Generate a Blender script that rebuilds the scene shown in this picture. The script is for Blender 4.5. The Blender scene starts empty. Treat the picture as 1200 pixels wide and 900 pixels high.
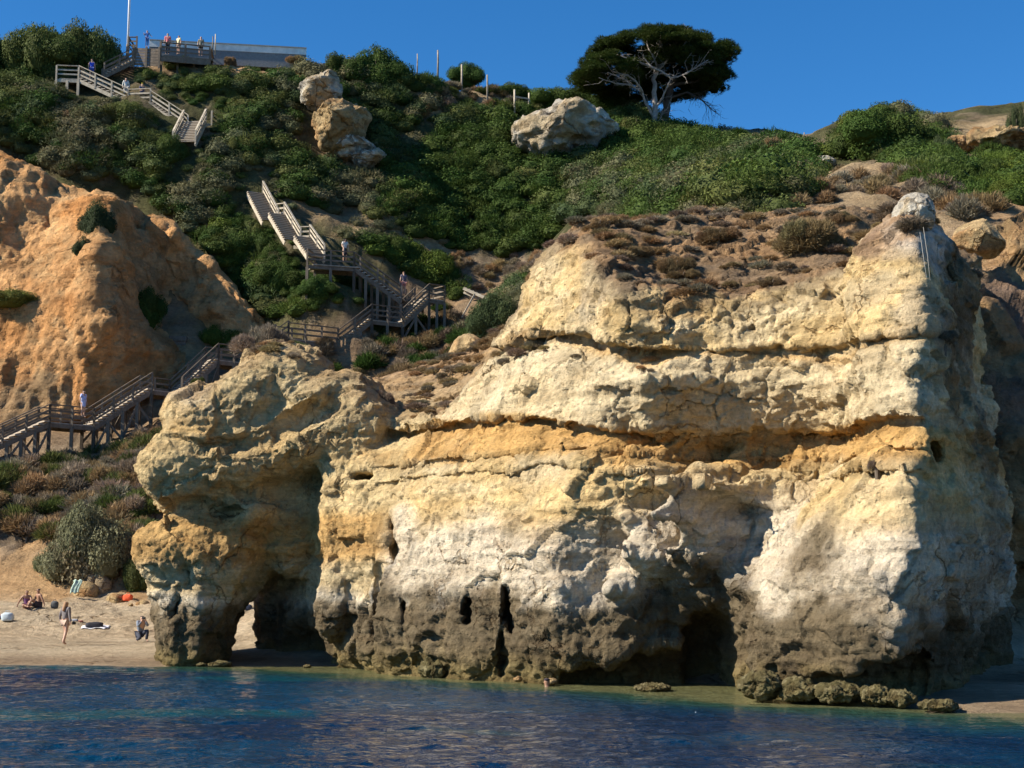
import bpy, math, random
import numpy as np
from mathutils import Vector, Matrix
random.seed(7); rng = np.random.default_rng(7)
S = bpy.context.scene; COL = S.collection
PITCH = math.atan(250/1800.); FPX = 1800.; CAMZ = 2.2
CP, SP = math.cos(PITCH), math.sin(PITCH)
def at(px, py, D):
    "the world point seen at photo pixel (px,py) whose world y is D"
    a = (px-600)/FPX; b = (450-py)/FPX
    dy = CP - b*SP; dz = SP + b*CP
    return np.array([a*D/dy, D, CAMZ + dz*D/dy])
def proj(P):
    P = np.asarray(P, float); x = P[...,0]; y = P[...,1]; z = P[...,2]-CAMZ
    f = y*CP + z*SP; u = -y*SP + z*CP
    return 600+FPX*x/f, 450-FPX*u/f
def ppm(D): return FPX/D
# ---------------------------------------------------------------- noise
def _h(ix, iy, iz, seed):
    h = (ix*374761393 + iy*668265263 + iz*2147483647 + seed*974634777) & 0xffffffff
    h = ((h ^ (h >> 13))*1274126177) & 0xffffffff
    h = ((h ^ (h >> 15))*2246822519) & 0xffffffff
    return ((h ^ (h >> 16)) & 0xffffff)/float(0xffffff)
def vnoise(P, seed=0):
    "smooth value noise in [-1,1] at points P (n,3)"
    P = np.asarray(P, float); I = np.floor(P).astype(np.int64); F = P-I
    F = F*F*F*(F*(F*6-15)+10)
    x, y, z = I[:,0], I[:,1], I[:,2]; fx, fy, fz = F[:,0], F[:,1], F[:,2]
    r = 0
    for dx in (0,1):
        wx = fx if dx else 1-fx
        for dy in (0,1):
            wy = fy if dy else 1-fy
            for dz in (0,1):
                wz = fz if dz else 1-fz
                r = r + wx*wy*wz*_h(x+dx, y+dy, z+dz, seed)
    return r*2-1
ROT = np.array([[.36,.48,-.8],[-.8,.6,0],[.48,.64,.6]])
def fbm(P, oct=4, seed=0, gain=.5):
    a = 1; t = 0; s = 0; Q = np.asarray(P, float)
    for i in range(oct):
        s = s + a*vnoise(Q, seed+i*17); t += a; a *= gain; Q = Q@ROT.T*2.03+3.1
    return s/t
def ridged(P, oct=3, seed=0):
    a = 1; t = 0; s = 0; Q = np.asarray(P, float)
    for i in range(oct):
        s = s + a*(1-2*np.abs(vnoise(Q, seed+i*13))); t += a; a *= .5; Q = Q@ROT.T*2.1+1.7
    return s/t
def cells(P, seed=0):
    "distance to nearest and second nearest jittered feature point"
    P = np.asarray(P, float); I = np.floor(P).astype(np.int64)
    d1 = np.full(len(P), 9.); d2 = np.full(len(P), 9.)
    for dx in (-1,0,1):
        for dy in (-1,0,1):
            for dz in (-1,0,1):
                x, y, z = I[:,0]+dx, I[:,1]+dy, I[:,2]+dz
                q = np.stack([x+_h(x,y,z,seed), y+_h(x,y,z,seed+5), z+_h(x,y,z,seed+11)], 1)
                d = np.sqrt(((q-P)**2).sum(1))
                m = d < d1
                d2 = np.where(m, d1, np.minimum(d2, d)); d1 = np.where(m, d, d1)
    return d1, d2
def sstep(a, b, x):
    t = np.clip((x-a)/(b-a), 0, 1); return t*t*(3-2*t)
class RBF:
    def __init__(s, X, v, lam=1e-3):
        s.X = np.asarray(X, float); n, d = s.X.shape
        K = np.sqrt(((s.X[:,None]-s.X[None])**2).sum(2)); K[np.arange(n), np.arange(n)] += -lam
        A = np.zeros((n+1, n+1)); A[:n,:n] = K; A[:n,n] = 1; A[n,:n] = 1
        s.w = np.linalg.solve(A, np.append(v, 0))
    def __call__(s, Q):
        Q = np.asarray(Q, float); sh = Q.shape[:-1]; Q = Q.reshape(-1, s.X.shape[1]); out = np.empty(len(Q))
        for i in range(0, len(Q), 20000):
            q = Q[i:i+20000]
            d2 = (q**2).sum(1)[:,None]+(s.X**2).sum(1)[None]-2*q@s.X.T
            out[i:i+20000] = np.sqrt(np.maximum(d2, 1e-9))@s.w[:-1]+s.w[-1]
        return out.reshape(sh)
# ---------------------------------------------------------------- meshes
def mesh(name, V, F, smooth=True, mat=None, col=None, parent=None, extra=None):
    V = np.asarray(V, np.float32); F = np.asarray(F, np.int32)
    me = bpy.data.meshes.new(name); k = F.shape[1]
    me.vertices.add(len(V)); me.vertices.foreach_set('co', V.ravel())
    me.loops.add(F.size); me.loops.foreach_set('vertex_index', F.ravel())
    me.polygons.add(len(F)); me.polygons.foreach_set('loop_start', np.arange(0, F.size, k, dtype=np.int32))
    me.polygons.foreach_set('loop_total', np.full(len(F), k, np.int32))
    me.polygons.foreach_set('use_smooth', np.full(len(F), smooth))
    if col is not None:
        c = np.ones((len(V),4), np.float32); c[:,:3] = col
        at_ = me.color_attributes.new('Col', 'BYTE_COLOR' if len(V) > 1500000 else 'FLOAT_COLOR', 'POINT'); at_.data.foreach_set('color', c.ravel())
    for k_, v_ in (extra or {}).items():
        at_ = me.attributes.new(k_, 'FLOAT', 'POINT'); at_.data.foreach_set('value', np.asarray(v_, np.float32))
    me.update(calc_edges=True)
    o = bpy.data.objects.new(name, me); COL.objects.link(o)
    if mat: me.materials.append(mat)
    if parent is not None: o.parent = parent
    return o
def pmesh(name, V, F, mat=None, parent=None, smooth=False):
    me = bpy.data.meshes.new(name); me.from_pydata([tuple(v) for v in V], [], F)
    if smooth:
        for p in me.polygons: p.use_smooth = True
    me.update(); o = bpy.data.objects.new(name, me); COL.objects.link(o)
    if mat: me.materials.append(mat)
    if parent is not None: o.parent = parent
    return o
def tag(o, label=None, cat=None, group=None, kind=None):
    if label: o['label'] = label
    if cat: o['category'] = cat
    if group: o['group'] = group
    if kind: o['kind'] = kind
    return o
def empty(name, loc=(0,0,0), rz=0):
    o = bpy.data.objects.new(name, None); COL.objects.link(o); o.location = loc; o.rotation_euler = (0,0,rz); o.empty_display_size = .3
    return o
def normals(V, F):
    n = np.zeros_like(V); a = V[F[:,0]]; b = V[F[:,1]]; c = V[F[:,2]]
    fn = np.cross(c-a, (V[F[:,3]] if F.shape[1] > 3 else c)-b) if F.shape[1] > 3 else np.cross(b-a, c-a)
    for k in range(F.shape[1]):
        for j in range(3): n[:,j] += np.bincount(F[:,k], fn[:,j], len(V))
    return n/np.maximum(np.linalg.norm(n, axis=1), 1e-9)[:,None]
def grid_faces(nu, nv):
    i = np.arange(nu*nv).reshape(nu, nv)
    return np.stack([i[:-1,:-1].ravel(), i[1:,:-1].ravel(), i[1:,1:].ravel(), i[:-1,1:].ravel()], 1)
class MB:
    "collects boxes, bars and tubes; build() links them as one mesh"
    def __init__(s): s.V = []; s.F = []
    def box(s, c, d, R=None):
        b = len(s.V)
        for x in (-.5,.5):
            for y in (-.5,.5):
                for z in (-.5,.5):
                    v = Vector((x*d[0], y*d[1], z*d[2]))
                    if R is not None: v = R@v
                    s.V.append(tuple(v+Vector(c)))
        s.F += [[b+i for i in f] for f in ((0,1,3,2),(4,6,7,5),(0,4,5,1),(2,3,7,6),(0,2,6,4),(1,5,7,3))]
        return s
    def bar(s, a, b, w, h):
        a = Vector(a); b = Vector(b); d = b-a; L = d.length; x = d.normalized()
        up = Vector((0,0,1)) if abs(x.z) < .95 else Vector((0,1,0))
        y = up.cross(x).normalized(); z = x.cross(y)
        R = Matrix((x,y,z)).transposed()
        return s.box((a+b)/2, (L,w,h), R)
    def tube(s, pts, rad, n=7):
        pts = [Vector(p) for p in pts]; m = len(pts)
        if not hasattr(rad, '__len__'): rad = [rad]*m
        b = len(s.V)
        for i, p in enumerate(pts):
            t = (pts[min(i+1,m-1)]-pts[max(i-1,0)]).normalized()
            u = t.cross(Vector((0,1,0)) if abs(t.y) < .9 else Vector((1,0,0))).normalized(); w = t.cross(u)
            for k in range(n):
                an = 2*math.pi*k/n; s.V.append(tuple(p+(u*math.cos(an)+w*math.sin(an))*rad[i]))
        for i in range(m-1):
            for k in range(n):
                k2 = (k+1)%n; s.F.append([b+i*n+k, b+i*n+k2, b+(i+1)*n+k2, b+(i+1)*n+k])
        s.F.append([b+k for k in range(n)][::-1]); s.F.append([b+(m-1)*n+k for k in range(n)])
        return s
    def build(s, name, mat, parent=None, smooth=False, bevel=0):
        o = pmesh(name, s.V, s.F, mat, parent, smooth)
        if bevel:
            m = o.modifiers.new('bevel','BEVEL'); m.width = bevel; m.segments = 1
        return o
def ico(sub=3):
    import bmesh
    bm = bmesh.new(); bmesh.ops.create_icosphere(bm, subdivisions=sub, radius=1)
    V = np.array([v.co[:] for v in bm.verts]); F = np.array([[v.index for v in f.verts] for f in bm.faces]); bm.free()
    return V, F
ICO = {k: ico(k) for k in (1,2,3,5)}
# ---------------------------------------------------------------- materials
def newmat(name):
    m = bpy.data.materials.new(name); m.use_nodes = True; nt = m.node_tree; nt.nodes.clear()
    o = nt.nodes.new('ShaderNodeOutputMaterial'); p = nt.nodes.new('ShaderNodeBsdfPrincipled')
    nt.links.new(p.outputs[0], o.inputs[0]); return m, nt, p
def N(nt, t, **kw):
    n = nt.nodes.new(t)
    for k, v in kw.items():
        if k.startswith('i_'): n.inputs[k[2:].replace('_',' ')].default_value = v
        else: setattr(n, k, v)
    return n
def texco(nt, out='Object'):
    return N(nt, 'ShaderNodeTexCoord').outputs[out]
def noise_node(nt, vec, scale, detail=5, rough=.6, stretch=None):
    if stretch:
        mp = N(nt, 'ShaderNodeMapping'); mp.inputs['Scale'].default_value = stretch; nt.links.new(vec, mp.inputs[0]); vec = mp.outputs[0]
    n = N(nt, 'ShaderNodeTexNoise'); n.inputs['Scale'].default_value = scale; n.inputs['Detail'].default_value = detail; n.inputs['Roughness'].default_value = rough
    nt.links.new(vec, n.inputs['Vector']); return n.outputs['Fac']
def ramp(nt, fac, stops):
    r = N(nt, 'ShaderNodeValToRGB'); e = r.color_ramp.elements
    while len(e) < len(stops): e.new(.5)
    for k, (p, c) in enumerate(stops):
        e[k].position = p; e[k].color = (c,c,c,1) if not hasattr(c,'__len__') else (*c,1)
    nt.links.new(fac, r.inputs[0]); return r.outputs[0]
def mixc(nt, a, b, fac=1., mode='MULTIPLY'):
    m = N(nt, 'ShaderNodeMix', data_type='RGBA', blend_type=mode)
    if hasattr(fac,'links') or hasattr(fac,'is_linked'): nt.links.new(fac, m.inputs[0])
    else: m.inputs[0].default_value = fac
    for s_, k in ((a,6),(b,7)):
        if isinstance(s_, tuple): m.inputs[k].default_value = (*s_,1)
        else: nt.links.new(s_, m.inputs[k])
    return m.outputs[2]
def bump(nt, hs, p):
    "hs: list of (height socket, strength, distance)"
    prev = None
    for h, st, dist in hs:
        b = N(nt, 'ShaderNodeBump'); b.inputs['Strength'].default_value = st; b.inputs['Distance'].default_value = dist
        nt.links.new(h, b.inputs['Height'])
        if prev is not None: nt.links.new(prev, b.inputs['Normal'])
        prev = b.outputs['Normal']
    nt.links.new(prev, p.inputs['Normal'])
def rockmat(name, s1=1.2, s2=9, b1=.12, b2=.03, var=.3, pits=True):
    m, nt, p = newmat(name); tc = texco(nt)
    col = N(nt, 'ShaderNodeVertexColor', layer_name='Col').outputs[0]
    n1 = noise_node(nt, tc, s1, 8, .65); n2 = noise_node(nt, tc, s2, 6, .7); n3 = noise_node(nt, tc, s1*.9, 7, .7, (.5,.5,3.2))
    c = mixc(nt, col, ramp(nt, n1, [(.3,1-var),(.7,1+var*.5)]))
    c = mixc(nt, c, ramp(nt, n2, [(.3,1-var*.8),(.65,1+var*.35)]))
    c = mixc(nt, c, ramp(nt, n3, [(.35,(1-.7*var,1-.85*var,1-var)),(.6,(1.08,1.08,1.08))]))
    p.inputs['Roughness'].default_value = .93; p.inputs['Specular IOR Level'].default_value = .2
    v = N(nt, 'ShaderNodeTexVoronoi', feature='F1'); v.inputs['Scale'].default_value = s2*.9; nt.links.new(tc, v.inputs['Vector']); vp = ramp(nt, v.outputs['Distance'], [(.12,0),(.34,1)])
    n4 = noise_node(nt, tc, s2*3.2, 5, .7); hs = [(n1,.8,b1*2.6),(n2,1,b2*3.4),(n4,1,b2*1.4)]
    n5 = noise_node(nt, tc, s1*1.1, 9, .62, (.35,.35,5.5)); hs.insert(1, (ramp(nt, n5, [(.38,0),(.46,.6),(.60,1)]), .55, b1*.9))
    wp = N(nt, 'ShaderNodeVectorMath', operation='MULTIPLY_ADD'); nn_ = N(nt, 'ShaderNodeTexNoise'); nn_.inputs['Scale'].default_value = s1*1.6; nn_.inputs['Detail'].default_value = 5; nt.links.new(tc, nn_.inputs['Vector'])
    nt.links.new(nn_.outputs['Color'], wp.inputs[0]); wp.inputs[1].default_value = (1.3/s1,)*3; nt.links.new(tc, wp.inputs[2])
    mp = N(nt, 'ShaderNodeMapping'); mp.inputs['Scale'].default_value = (1,1,.55); nt.links.new(wp.outputs[0], mp.inputs[0])
    ve = N(nt, 'ShaderNodeTexVoronoi', feature='DISTANCE_TO_EDGE'); ve.inputs['Scale'].default_value = s1*.55; nt.links.new(mp.outputs[0], ve.inputs['Vector'])
    ck = ramp(nt, ve.outputs['Distance'], [(0,0),(.022,1)]); mk = ramp(nt, noise_node(nt, tc, s1*.45, 3), [(.50,0),(.60,1)])
    cr = N(nt, 'ShaderNodeMath', operation='MAXIMUM'); iv = N(nt, 'ShaderNodeMath', operation='SUBTRACT'); iv.inputs[0].default_value = 1; nt.links.new(mk, iv.inputs[1]); nt.links.new(ck, cr.inputs[0]); nt.links.new(iv.outputs[0], cr.inputs[1])
    hs.append((cr.outputs[0], .8, b1*.8))
    c = mixc(nt, c, ramp(nt, cr.outputs[0], [(0,(.55,.48,.40)),(1,(1,1,1))])); nt.links.new(c, p.inputs['Base Color'])
    if pits: hs.append((vp,.6,b2*1.1))
    bump(nt, hs, p); return m
def plain(name, c, rough=.7, var=.15, scale=6, metal=0, bmp=.02):
    m, nt, p = newmat(name); tc = texco(nt)
    n = noise_node(nt, tc, scale, 4); nt.links.new(mixc(nt, c, ramp(nt, n, [(.3,1-var),(.7,1+var)])), p.inputs['Base Color'])
    p.inputs['Roughness'].default_value = rough; p.inputs['Metallic'].default_value = metal
    if bmp: bump(nt, [(n,.5,bmp)], p)
    return m
def leafmat(name):
    m, nt, p = newmat(name)
    col = N(nt, 'ShaderNodeVertexColor', layer_name='Col').outputs[0]
    nt.links.new(col, p.inputs['Base Color']); p.inputs['Roughness'].default_value = .7; p.inputs['Specular IOR Level'].default_value = .12
    t = nt.nodes.new('ShaderNodeBsdfTranslucent'); nt.links.new(col, t.inputs[0]); mx = nt.nodes.new('ShaderNodeMixShader'); mx.inputs[0].default_value = .22
    nt.links.new(p.outputs[0], mx.inputs[1]); nt.links.new(t.outputs[0], mx.inputs[2]); nt.links.new(mx.outputs[0], nt.nodes['Material Output'].inputs[0])
    return m
def woodmat(name, c):
    m, nt, p = newmat(name); tc = texco(nt)
    n = noise_node(nt, tc, 3, 6, .7, (1,1,1)); n2 = noise_node(nt, tc, 14, 3)
    col = mixc(nt, c, ramp(nt, n, [(.3,(.6,.58,.55)),(.7,(1.3,1.3,1.3))])); col = mixc(nt, col, ramp(nt, n2, [(.3,.8),(.7,1.15)]))
    nt.links.new(col, p.inputs['Base Color']); p.inputs['Roughness'].default_value = .85; bump(nt, [(n2,.5,.02)], p); return m
M_ROCK = rockmat('limestone', .9, 7, .10, .035, .34)
M_FAR = rockmat('sandstone', .35, 2.2, .35, .12, .36)
M_GROUND = rockmat('earth', .5, 4, .2, .06, .3, False)
M_LEAF = leafmat('foliage')
M_WOOD = woodmat('weathered_wood', (.17,.135,.10))
M_PALE = woodmat('bleached_wood', (.46,.40,.31))
M_TREAD = woodmat('tread_wood', (.40,.34,.27))
# ================================================================ sea cliff and rock arch (one solid, cut from a field)
P0 = np.array([-12.5, 55.]); P1 = np.array([8.5, 31.3])
SD = (P1-P0)/np.linalg.norm(P1-P0); ND = np.array([SD[1], -SD[0]])      # along the wall, out to sea
def to_sn(P):
    P = np.asarray(P, float); q = P[...,:2]-P0
    return np.stack([q@SD, q@ND, P[...,2]], -1)
def from_sn(Q):
    Q = np.asarray(Q, float); xy = P0+Q[...,0:1]*SD+Q[...,1:2]*ND
    return np.concatenate([xy, Q[...,2:3]], -1)
def on_wall(px, py, n):
    "where the ray of pixel (px,py) meets the plane n metres out from the wall line"
    a = at(px, py, 10.); o = np.array([0,0,CAMZ]); d = a-o
    t = (n-(o[:2]-P0)@ND)/(d[:2]@ND)
    return o+t*d
def wall_pts(rows):
    X = []; v = []
    for py, items in rows:
        for px, n in items:
            q = to_sn(on_wall(px, py, n)); X.append([q[0], q[2]]); v.append(n)
    return np.array(X), np.array(v)
WALL = [
 (800,[(300,-2.3),(330,-2.0),(380,-2.2),(425,-1.2),(440,.2),(480,.3),(520,.2),(560,.3),(610,.3),(650,.2),(700,-.1),(740,-.6),(790,-1.3),(840,-1.6),(868,-1.2),(885,.2),(930,.5),(990,.7),(1040,.6),(1085,.3)]),
 (740,[(300,-2.3),(330,-2.2),(380,-2.2),(415,-1.2),(440,.35),(480,.15),(560,.3),(610,.2),(650,.3),(700,0),(740,-1.2),(790,-2.2),(840,-2.4),(868,-1),(885,.3),(930,.6),(990,.9),(1040,.9),(1085,.6)]),
 (690,[(300,-2.4),(330,-2.5),(365,-1.9),(400,-.9),(425,-.9),(437,-.5),(455,.2),(500,.1),(560,.2),(610,.2),(650,.35),(690,.4),(715,-.9),(740,-1.8),(790,-2.4),(845,-2.0),(862,-.3),(900,.1),(940,.5),(990,.9),(1040,.9),(1090,.7)]),
 (640,[(300,-2.8),(340,-2.7),(370,-1.3),(385,-.5),(420,-.5),(462,-.6),(485,-.2),(540,0),(600,.1),(650,.3),(700,.6),(736,.6),(745,-1.2),(790,-2.6),(850,-3.0),(900,-2.7),(922,-.3),(970,.3),(1030,.6),(1090,.6)]),
 (600,[(300,-2.9),(350,-2.6),(374,-1.2),(390,-.7),(430,-.7),(470,-.7),(490,-.5),(560,-.1),(640,0),(700,.5),(745,1.0),(756,.4),(768,-1.4),(790,-2.2),(860,-3.2),(905,-3.4),(935,-.9),(970,0),(1040,.5),(1085,.4)]),
 (560,[(300,-2.9),(360,-2.5),(380,-1.3),(430,-1.1),(470,-1.0),(500,-.8),(560,-.3),(640,-.1),(690,.1),(725,.3),(745,1.0),(778,.9),(796,-1.8),(860,-3.4),(920,-3.8),(965,-3.7),(990,-1.3),(1010,-.3),(1040,0),(1080,.1)]),
 (530,[(440,-1.6),(500,-1.4),(560,-.8),(640,-.4),(690,-.2),(715,-.1),(728,-1.1),(760,-1.9),(800,-2.8),(860,-3.5),(930,-3.5),(985,-3.7),(1003,-1.4),(1040,-.4),(1080,-.2)]),
 (500,[(440,-2.4),(500,-2.0),(545,-1.2),(600,-.8),(690,-.6),(745,-.4),(790,-1.6),(860,-2.6),(930,-3.3),(985,-3.6),(1000,-1.5),(1040,-.6),(1084,-.4)]),
 (450,[(555,-1.7),(600,-1.1),(660,-.8),(710,-.5),(745,-.1),(775,-.7),(830,-1.7),(900,-2.4),(960,-2.8),(990,-2.6),(1008,-1.1),(1040,-.8),(1082,-.7)]),
 (405,[(580,-2.3),(640,-1.3),(690,-1.0),(740,-.6),(775,-1.3),(830,-2.0),(900,-2.6),(960,-2.8),(985,-2.7),(1003,-1.3),(1045,-1.0),(1088,-.9)]),
 (380,[(600,-2.6),(640,-1.5),(690,-.9),(730,-.3),(760,-.4),(785,-1.2),(850,-2.1),(900,-2.5),(950,-2.7),(985,-3),(1000,-1.5),(1045,-1.2),(1090,-1.0)]),
 (345,[(615,-3),(650,-1.9),(690,-1.2),(735,-.7),(760,-1.2),(800,-2.1),(850,-2.5),(900,-2.7),(950,-2.8),(985,-3.3),(998,-1.6),(1045,-1.4),(1092,-1.3)]),
 (300,[(625,-3.8),(650,-2.1),(690,-1.4),(735,-1.2),(765,-2.1),(850,-3.0),(940,-3.2),(985,-3.6),(1002,-2.0),(1045,-1.9),(1075,-1.8)]),
 (250,[(650,-5),(700,-4),(800,-4),(950,-4.5),(1050,-2.9),(1072,-2.6)]),
]
_X, _v = wall_pts(WALL)
wallN = RBF(_X, _v, .15)
def sline(pts, n=-.5):
    q = np.array([to_sn(on_wall(px, py, n)) for px, py in pts]); return q[:,0], q[:,2]
LA = sline([(585,391),(640,388),(690,391),(735,404),(760,410),(850,402),(920,399),(985,396),(1040,390),(1090,388)], -1.3)
LB = sline([(300,505),(440,500),(540,490),(620,490),(690,500),(735,500),(800,500),(900,496),(985,492),(1040,493),(1090,496)], -.9)
LC = sline([(300,548),(440,545),(545,533),(640,532),(700,530),(730,540),(850,533),(985,530),(1085,530)], -.9)
LD = sline([(160,690),(300,700),(360,690),(400,700),(440,655),(480,690),(560,672),(600,688),(660,705),(720,668),(760,645),(850,655),(900,705),(960,700),(1085,712),(1200,700)], .2)
def lz(L, s): return np.interp(s, L[0], L[1])
def ledge(z, z0, depth, w):
    d = z0-z
    return -depth*np.where((d > 0)&(d < w), 1-d/w, 0)
# top surface as a height over (s,n)
TOPP = [(300,470,53),(360,450,50),(400,470,49),(440,478,48.5),(500,478,47.5),(540,482,46.8),(500,474,50),(540,470,50),(440,474,52),
 (562,476,46.5),(584,424,46.3),(608,389,46),(620,366,45.8),(638,306,45.4),(640,288,45),(665,268,44.5),(700,262,44.5),(750,260,45),(800,256,46),(850,262,47),
 (650,280,43.3),(690,274,41.7),(715,294,40.9),(742,324,40),(770,340,40.2),(800,342,40.2),(850,338,39.8),(900,340,39.2),(945,330,38.6),(975,318,38),
 (700,270,43),(760,285,42.4),(850,290,43),(920,280,42.5),(990,296,36.3),(1010,290,35),(1040,280,34.2),(1062,268,34),(960,262,43),(1000,240,42),
 (1050,240,36),(1072,240,34.8),(1085,250,35.3),(1105,262,36.2),(1125,292,37),(1145,330,37.6),(1160,380,39),
 (700,262,50),(800,262,52),(900,250,52),(1000,225,50),(1080,225,46),(1120,280,44)]
_T = np.array([to_sn(at(*p)) for p in TOPP]); topZ = RBF(_T[:,:2], _T[:,2], .1)
RGT = [(1078,250,34.6),(1092,340,33.3),(1092,400,33),(1083,430,32.7),(1087,500,32.3),(1081,560,31.9),(1090,620,31.6),(1096,680,31.4),(1075,730,31.6),(1062,800,31.6),
 (1122,290,37),(1147,330,37.5),(1143,390,37),(1122,430,36.5),(1160,500,36.5),(1172,560,36.5),(1183,620,36.3),(1180,660,36),(1165,700,35.8),(1150,740,35.5),(1128,795,35)]
_R = [to_sn(at(*p)) for p in RGT]; _R += [np.array([q[0]-2.2, q[1]-3.5, q[2]]) for q in _R[10:]]
_R = np.array(_R); rightS = RBF(_R[:,1:], _R[:,0], .1)
def ell(px, py, D, rx, ry, rd, tilt=0, yaw=0, taper=0):
    c = at(px, py, D); k = D/FPX; t = math.radians(tilt); a = math.radians(yaw)
    R = np.array([[math.cos(t),0,-math.sin(t)],[0,1,0],[math.sin(t),0,math.cos(t)]])
    Z = np.array([[math.cos(a),-math.sin(a),0],[math.sin(a),math.cos(a),0],[0,0,1]])
    return c, np.array([rx*k, rd, ry*k]), Z@R
def ellF(P, e, p=2.):
    c, r, R = e; q = np.abs((P-c)@R/r)
    if p != 2: k = (q**p).sum(-1)**(1./p)
    else: k = np.sqrt((q**2).sum(-1))
    return (k-1)*r.min()
ARCH = [  # the free-standing left end: foot, waist, shoulders and the two overhanging slabs of its head
 (ell(226,758,52.0,38,32,1.9),2.6),(ell(236,722,52.3,40,44,2.3),2.4),(ell(206,700,52,26,44,1.5,0),2.2),(ell(246,690,52.4,42,38,2.4,0),2.3),
 (ell(214,645,51.3,50,37,1.7,6),2.6),(ell(262,648,52.0,52,50,2.3,0),2.4),(ell(300,606,51.6,29,40,1.9,0),2.2),
 (ell(235,592,51.9,42,30,1.6,0),2.2),(ell(300,585,51.6,45,45,1.8,0),2.2),
 (ell(235,548,50.9,68,38,2.1,4),2.6),(ell(300,535,50.6,100,38,2.0,14),2.6),(ell(385,500,49.9,78,46,2.0,28),2.4),
 (ell(262,492,51.2,66,42,2.3,8),2.6),(ell(325,462,50.9,72,40,2.2,12),2.8),(ell(330,436,51.6,46,26,1.9,0),3.0),
 (ell(400,478,50.3,50,36,1.8,10),2.6),(ell(428,500,49.4,40,36,1.6,-15),2.6),(ell(420,540,49.6,42,36,1.5,0),2.6),
 (ell(400,620,49.2,26,75,1.2,0),2.6),(ell(442,600,48.4,34,58,1.1,0),3.0),(ell(395,700,48.9,22,50,1.0,-8),2.4),
 (ell(300,632,52.8,34,46,1.7,0),2.4),(ell(280,648,52.6,30,33,2.1,0),2.4),(ell(330,560,52.8,60,70,1.6,0),2.4),(ell(347,600,51.5,36,78,1.2,0),2.4),(ell(300,500,53,80,60,1.4,0),2.4)]
CUTS = [(ell(836,772,38.4,36,62,3.2,0),2.6),(ell(780,795,38.8,60,40,2.0,0),2.2),(ell(700,800,39.6,45,22,1.3,0),2.2),
 (ell(596,715,41.0,6,32,1.0,8),2),(ell(632,722,40.6,6,24,.5,6),2),(ell(588,770,41,5,30,.9,0),2),(ell(548,715,42.2,7,18,.7,0),2),(ell(475,720,44.2,4,22,.6,0),2),
 (ell(440,700,45.6,10,70,1.0,3),2),(ell(463,640,46,5,40,.8,6),2),
 (ell(828,405,39.6,7,9,.8),2),(ell(903,406,38.6,9,5,.6),2),(ell(874,516,38.2,4,7,.6),2),(ell(944,404,38,7,6,.5),2),
 (ell(1010,732,32.0,3.2,3.6,.5),2),(ell(1030,733,31.8,3.2,3.6,.5),2),(ell(1095,530,33,7,9,.8),2),
 (ell(1000,800,32.2,110,11,1.0),2.6),(ell(1060,800,32,60,36,1.4),2.2),(ell(990,335,37.2,4,55,1.2,3),2),(ell(878,650,36.6,4,30,.4,-8),2),
 (ell(345,770,52,55,40,1.5),2.2),(ell(430,560,48.0,18,8,.8),2)]
def slot(pts, n, r, depth):   # long natural crack given by pixels
    return [on_wall(px, py, n) for px, py in pts], r, depth
H = .054
sg = np.arange(-2.2, 35.0, H); ng = np.arange(-10.4, 3.6, H); zg = np.arange(-.9, 14.6, H)
ns_, nn_, nz_ = len(sg), len(ng), len(zg)
Sm, Zm = np.meshgrid(sg, zg, indexing='ij')
W = wallN(np.stack([Sm, Zm], -1))
P_ = np.stack([Sm.ravel(), np.zeros(Sm.size), Zm.ravel()], 1)
wob = fbm(P_*[.5,1,.9], 3, 5).reshape(Sm.shape)*.18
zs = Zm+wob
W += ledge(zs, lz(LA, Sm), .70, .8)*(1-.62*sstep(23.2,24.6,Sm)) + ledge(zs, lz(LB, Sm), .50, .9) + ledge(zs, lz(LC, Sm)-.0, .18, .35)
W += ledge(zs, lz(LC, Sm)-.45, .12, .4)
W -= .35*sstep(.9, -.1, Zm)*(.4+1.0*(fbm(P_*[.6,1,.1], 3, 9).reshape(Sm.shape)*.5+.5))            # wave-cut notch
S2, N2 = np.meshgrid(sg, ng, indexing='ij'); T = topZ(np.stack([S2, N2], -1))
N3, Z3 = np.meshgrid(ng, zg, indexing='ij'); RS = rightS(np.stack([N3, Z3], -1))
def smax(a, b, k=.25):
    h = np.clip(.5+.5*(a-b)/k, 0, 1); return b+(a-b)*h+k*h*(1-h)
F3 = smax((ng[None,:,None]-W[:,None,:]).astype(np.float32), (zg[None,None,:]-T[:,:,None]).astype(np.float32)*.8, .3)
F3 = smax(F3, (sg[:,None,None]-RS[None]).astype(np.float32), .35)
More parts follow.
